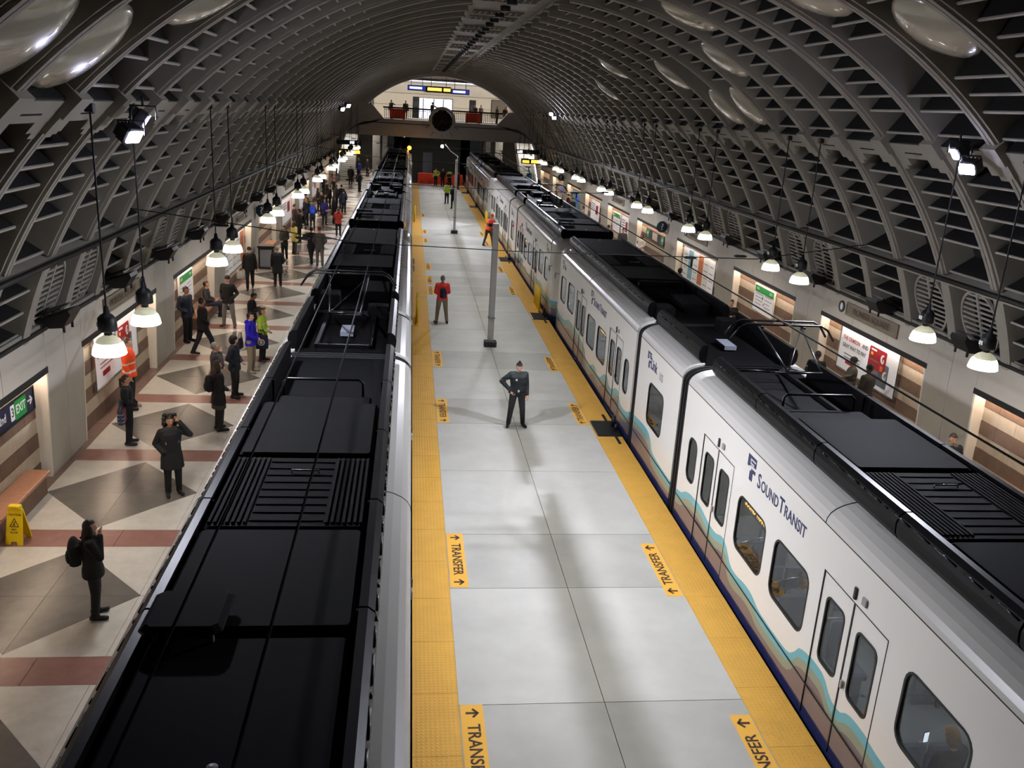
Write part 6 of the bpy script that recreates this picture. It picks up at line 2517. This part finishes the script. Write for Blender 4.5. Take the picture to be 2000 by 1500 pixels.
crowd = [(-6.35, 56.2, 0.9, (28, 30, 40), 'light', 'long', 'person with fair hair beside the blue backpack'),
         (-6.6, 52.6, -1.2, (70, 44, 40), 'brown', 'short', 'person in a maroon jacket by the left wall'),
         (-5.3, 56.9, -2.6, (44, 36, 110), 'brown', 'bob', 'person in a purple jacket behind the blue backpack'),
         (-6.75, 59.8, -1.0, (24, 24, 26), 'black', 'short', 'person in black against the far left wall'),
         (-5.9, 61.6, 2.4, (32, 26, 26), 'black', 'short', 'person in dark brown in the middle of the crowd'),
         (-6.4, 64.0, -1.4, (60, 40, 38), 'brown', 'long', 'person in a rust jacket in the far crowd'),
         (-5.35, 66.8, -1.2, (52, 54, 60), 'grey', 'short', 'tall person in grey in the far crowd'),
         (-4.95, 66.2, 0.6, (20, 22, 34), 'black', 'short', 'person in navy at the train side of the far crowd'),
         (-5.75, 66.0, 1.8, (26, 26, 28), 'brown', 'short', 'person in charcoal in the far crowd'),
         (-4.6, 63.6, -0.3, (26, 30, 60), 'black', 'short', 'person in a blue top with a dark bag in the far crowd'),
         (-6.3, 69.5, -1.8, (22, 22, 24), 'black', 'bob', 'person in black by the last poster'),
         (-6.85, 73.0, -1.2, (30, 30, 32), 'black', 'short', 'person leaning at the far end of the left wall')]
for x, y, a, c, hr, sty, lb in crowd:
    person(lb, (x, y, 0), a, 1.66 + random.Random(x).uniform(-0.05, 0.12), c, (26, 26, 30), K, 'l', hr, sty, arms=random.Random(y).choice([('front', 'front'), ('pocket', 'pocket'), ('down', 'phone')]), coat_len=0.78, bulk=1.12)
person('person in a pink hat in the far crowd', (-6.0, 72.4, 0), -1.3, 1.66, (40, 36, 40), (26, 26, 30), K, 'l', 'brown', 'short', arms=('front', 'front'), coat_len=0.76, bulk=1.1, hat=('pompom', (190, 70, 96)))
p = person('person in black walking alone toward the camera near the far stairs', (-5.52, 85.2, 0), S_, 1.76, (20, 20, 22), (22, 22, 24), K, 'l', 'black', 'short', 'walk', ('down', 'down'), 0.7, 1.15)
p = person('person with a large black bag at the train edge in the distance', (-4.38, 79.4, 0), -0.9, 1.74, (22, 20, 22), (20, 20, 22), K, 'm', 'black', 'short', arms=('down', 'front'), coat_len=0.8, bulk=1.1)
backpack(p, 'large black bag on the distant person at the train edge', (16, 16, 18), 0.9, 1.15)
person('person in a blue jacket under the left departure board', (-5.25, 94.0, 0), -0.6, 1.72, (34, 34, 120), (26, 26, 34), K, 'd', 'black', 'short', arms=('front', 'down'), coat_len=0.8, bulk=1.15)
person('dark-clothed person behind the blue jacket at the far end', (-5.5, 97.5, 0), S_, 1.8, (20, 20, 22), (22, 22, 24), K, 'm', 'black', 'short', coat_len=0.8, bulk=1.1)
person('dark-clothed person beside the far stair pier', (-4.5, 96.5, 0), 2.4, 1.85, (22, 22, 24), (22, 22, 24), K, 'm', 'black', 'short', coat_len=0.74, bulk=1.15)

# --- centre platform
p = person('uniformed officer in a dark jacket with one hand at the hip', (2.78, 20.8, 0), S_ + 0.05, 1.7, (22, 28, 30), (20, 20, 22), (14, 14, 15), 'l', 'black', 'bun', 'apart', ('down', 'hip'), 0.98, 1.22, bands=((1.262, 1.274, (190, 196, 200)), (0.98, 1.02, (10, 10, 11)), (1.35, 1.6, (34, 44, 46))), look=0.35)
def badge(nm, local, r, rgb, flat=0.006):
    m_ = MB().ell(local, (r, flat, r * 1.15), 10, 6)
    m_.build(nm, cm(rgb, 0.3), p)
badge('belt_buckle', (0, 0.155, 0.985), 0.028, (190, 190, 190))
badge('chest_badge', (0.07, 0.165, 1.28), 0.026, (200, 205, 210))
badge('shoulder_patch', (0.235, 0.03, 1.36), 0.022, (214, 216, 220), 0.02)
m_ = MB()
m_.cbox(0.17, -0.04, 0.9, 0.23, 0.06, 1.02, 0.015)
m_.cbox(-0.24, -0.03, 0.88, -0.19, 0.05, 1.0, 0.015)
m_.build('belt_pouches', mt['black'], p)
p = person('man in a coral red jacket and khaki trousers seen from behind on the centre platform', (1.25, 31.6, 0), 0.12, 1.78, (255, 74, 66), (150, 136, 118), (34, 30, 28), 'l', 'grey', 'short', 'apart', ('front', 'front'), 0.9, 1.14)
backpack(p, 'small navy backpack on the coral red jacket', (32, 34, 62), 1.0, 0.8)
person('worker in a red-orange jacket leaning toward the right train', (4.55, 50.9, 0), -0.75, 1.86, (250, 80, 44), (92, 70, 44), (30, 26, 24), 'l', 'brown', 'short', 'walk', ('lean', 'lean'), 0.86, 1.15, bands=((1.06, 1.22, (24, 24, 26)),), hat=('cap', (240, 76, 44)), lean=0.35)
VEST = (200, 222, 96)
person('person in a lime vest over black, seen from behind down the centre platform', (2.98, 73.0, 0), 0.2, 1.72, VEST, (22, 22, 24), K, 'l', 'black', 'short', arms=('pocket', 'pocket'), coat_len=0.9, bulk=1.12)
person('person in a dark uniform beside the far pole', (3.35, 69.6, 0), 0.4, 1.78, (24, 26, 28), (20, 20, 22), K, 'l', 'brown', 'short', arms=('front', 'front'), coat_len=0.92, bulk=1.12)
person('person in a lime vest at the left of the orange barrier', (2.5, 89.4, 0), S_, 1.72, VEST, (22, 22, 24), K, 'l', 'black', 'short', arms=('hip', 'down'), coat_len=0.95, bulk=1.12, hat=('cap', (20, 20, 22)))
person('person in dark clothes between the two lime vests at the barrier', (3.15, 88.4, 0), S_ + 0.3, 1.76, (24, 24, 26), (22, 22, 24), K, 'm', 'black', 'short', arms=('pocket', 'down'), coat_len=0.84, bulk=1.1)
person('person in an open lime vest near the right of the barrier', (3.8, 88.2, 0), 0.4, 1.74, VEST, (20, 20, 22), K, 'm', 'black', 'short', arms=('down', 'front'), coat_len=0.95, bulk=1.1, bands=((1.0, 1.3, (28, 30, 28)),))
person('person in dark clothes standing by the farthest car', (4.55, 86.4, 0), -1.2, 1.7, (22, 24, 30), (20, 20, 22), K, 'l', 'brown', 'short', arms=('front', 'front'), coat_len=0.84, bulk=1.1)

# --- right platform (only heads and shoulders show over the train)
person('man in a dark green jacket above the train roof by the right wall', (11.35, 22.5, 0), -0.4, 1.72, (30, 38, 34), (26, 26, 30), K, 'd', 'black', 'short', arms=('front', 'front'), coat_len=0.82, bulk=1.15, hat=('beanie', (30, 30, 32)), bands=((1.3, 1.33, (150, 160, 160)),))
person('person in a camouflage jacket stretching one arm out on the right platform', (12.1, 21.9, 0), 1.0, 1.74, (52, 50, 46), (26, 26, 30), K, 'd', 'black', 'short', arms=('wide', 'down'), coat_len=0.82, bulk=1.18, hat=('beanie', (20, 20, 22)), bands=((1.2, 1.24, (92, 80, 66)), (1.34, 1.37, (80, 66, 60)), (1.06, 1.1, (86, 84, 74))))
person('person in a dark plaid jacket and black beanie on the right platform', (12.2, 21.2, 0), 0.4, 1.74, (44, 43, 42), (26, 26, 30), K, 'd', 'black', 'short', arms=('front', 'front'), coat_len=0.8, bulk=1.2, hat=('beanie', (16, 16, 18)), bands=tuple((0.84 + 0.09 * i, 0.865 + 0.09 * i, (22, 22, 22)) for i in range(7)))
person('woman with tied dark hair and a grey scarf on the right platform', (11.44, 16.2, 0), S_ - 0.25, 1.7, (36, 36, 38), (26, 26, 30), K, 'l', 'brown', 'pony', arms=('front', 'front'), coat_len=0.78, bulk=1.15, hood=(124, 122, 116), look=0.25)
person('man whose head shows over the roof below the green-headed map', (11.3, 29.3, 0), S_ - 0.4, 1.72, (24, 24, 28), (26, 26, 30), K, 'l', 'black', 'short', arms=('phone', 'front'), coat_len=0.82, bulk=1.15)
person('woman in a white coat by the exit signs on the right platform', (12.3, 46.0, 0), W_ + 0.6, 1.72, (220, 210, 204), (40, 40, 44), K, 'm', 'black', 'bob', arms=('front', 'hip'), coat_len=0.8, bulk=1.12)
person('man in a grey jacket left of the white coat on the right platform', (11.74, 48.0, 0), S_, 1.72, (60, 62, 68), (26, 26, 30), K, 'l', 'brown', 'short', arms=('front', 'front'), coat_len=0.82, bulk=1.15)
person('person in a white top left of the grey jacket on the right platform', (11.3, 49.8, 0), W_, 1.66, (210, 210, 208), (26, 26, 30), K, 'm', 'black', 'short', arms=('front', 'front'), coat_len=0.86)
person('person in dark clothes above the middle car roof on the right', (11.75, 64.3, 0), S_, 1.74, (22, 22, 24), (26, 26, 30), K, 'm', 'black', 'short', coat_len=0.82, bulk=1.1)
person('person in a pale jacket above the middle car roof on the right', (11.69, 59.6, 0), W_, 1.66, (170, 170, 170), (26, 26, 30), K, 'l', 'black', 'short', coat_len=0.82, bulk=1.1)
person('person in a maroon jacket by the far right posters', (12.1, 68.0, 0), W_, 1.7, (90, 30, 36), (26, 26, 30), K, 'l', 'black', 'short', coat_len=0.82, bulk=1.1)
person('person in a teal jacket on the far right stairs', (11.8, 89.6, 0.17), 0.2, 1.75, (44, 120, 140), (26, 26, 30), K, 'l', 'black', 'short', coat_len=0.8, bulk=1.15)
person('person with raised hood seen low over the train roof by the notice board', (11.5, 36.2, 0), E_, 1.6, (24, 24, 26), (26, 26, 30), K, 'm', 'black', 'short', arms=('front', 'front'), coat_len=0.8, bulk=1.2, hat=('hood', (24, 24, 26)))

# --- mezzanine
MZ = [(-4.2, 92, 0.3, ('down', 'down'), 'person in a cap at the left of the mezzanine behind the railing', (50, 44, 40)),
      (-2.0, 91, -0.6, ('wide', 'down'), 'person stretching an arm on the mezzanine', (22, 20, 20)),
      (-0.6, 91, 0.2, ('down', 'down'), 'person in a hood beside the outstretched arm on the mezzanine', (30, 26, 24)),
      (2.0, 90.4, 0.8, ('wide', 'front'), 'person leaning on the railing left of the bridge clock', (20, 20, 22)),
      (6.2, 91, -0.3, ('front', 'front'), 'person just right of the bridge clock on the mezzanine', (54, 46, 40)),
      (6.9, 92.5, 0.6, ('front', 'front'), 'person behind the one right of the clock on the mezzanine', (70, 60, 56)),
      (9.2, 91, 0.4, ('front', 'front'), 'person in dark red of the pair on the right mezzanine', (60, 24, 22)),
      (8.4, 91, 1.0, ('down', 'front'), 'person in a hood left of the dark red pair on the mezzanine', (40, 30, 26)),
      (13.0, 93, 1.4, ('down', 'down'), 'person in dark clothes at the far right of the mezzanine', (20, 20, 22)),
      (11.6, 96, 1.4, ('down', 'phone'), 'person in white at the right of the mezzanine', (200, 196, 190)),
      (-6.2, 90, 0.6, ('down', 'phone'), 'person at the left corner of the mezzanine railing', (24, 24, 26))]
for x, y, a, ar, lb, c in MZ:
    person(lb, (x, y, DECK), a + S_, 1.74, c, (24, 24, 28), K, 'm', 'black', 'short', arms=ar, coat_len=0.8, bulk=1.12, group='people on the mezzanine')

# --- passengers inside the near car
p = person('passenger holding a lit phone inside the nearest right car window', (6.3, 7.75, -0.06), 0.25, 1.7, (38, 34, 34), (30, 30, 36), K, 'l', 'light', 'bob', 'sit', ('lap', 'phone'), 0.9, 1.1, look=0.3, group='passengers inside the near car')
t = thing('mobile_phone', 'lit phone in the hand of the passenger in the near window', 'phone', at_person(p, (0.0, 0.36, 0.82)), p.rotation_euler.z)
MB().cbox(-0.04, -0.006, 0, 0.04, 0.006, 0.15, 0.004).build('case', mt['black'], t)
MB().box(-0.036, -0.008, 0.008, 0.036, -0.006, 0.142).build('screen', mt['lit_white'], t)
person('passenger seated behind the middle section window of the near car', (6.1, 18.75, -0.06), S_, 1.7, (40, 40, 44), (30, 30, 36), K, 'm', 'black', 'short', 'sit', ('lap', 'lap'), 0.9, 1.1, group='passengers inside the near car')
person('passenger in pale clothes seated near the destination sign window', (6.05, 11.25, -0.06), S_, 1.7, (150, 150, 152), (60, 60, 64), K, 'l', 'grey', 'short', 'sit', ('lap', 'lap'), 0.9, 1.1, group='passengers inside the near car')

bpy.data.scenes.remove(WORK)
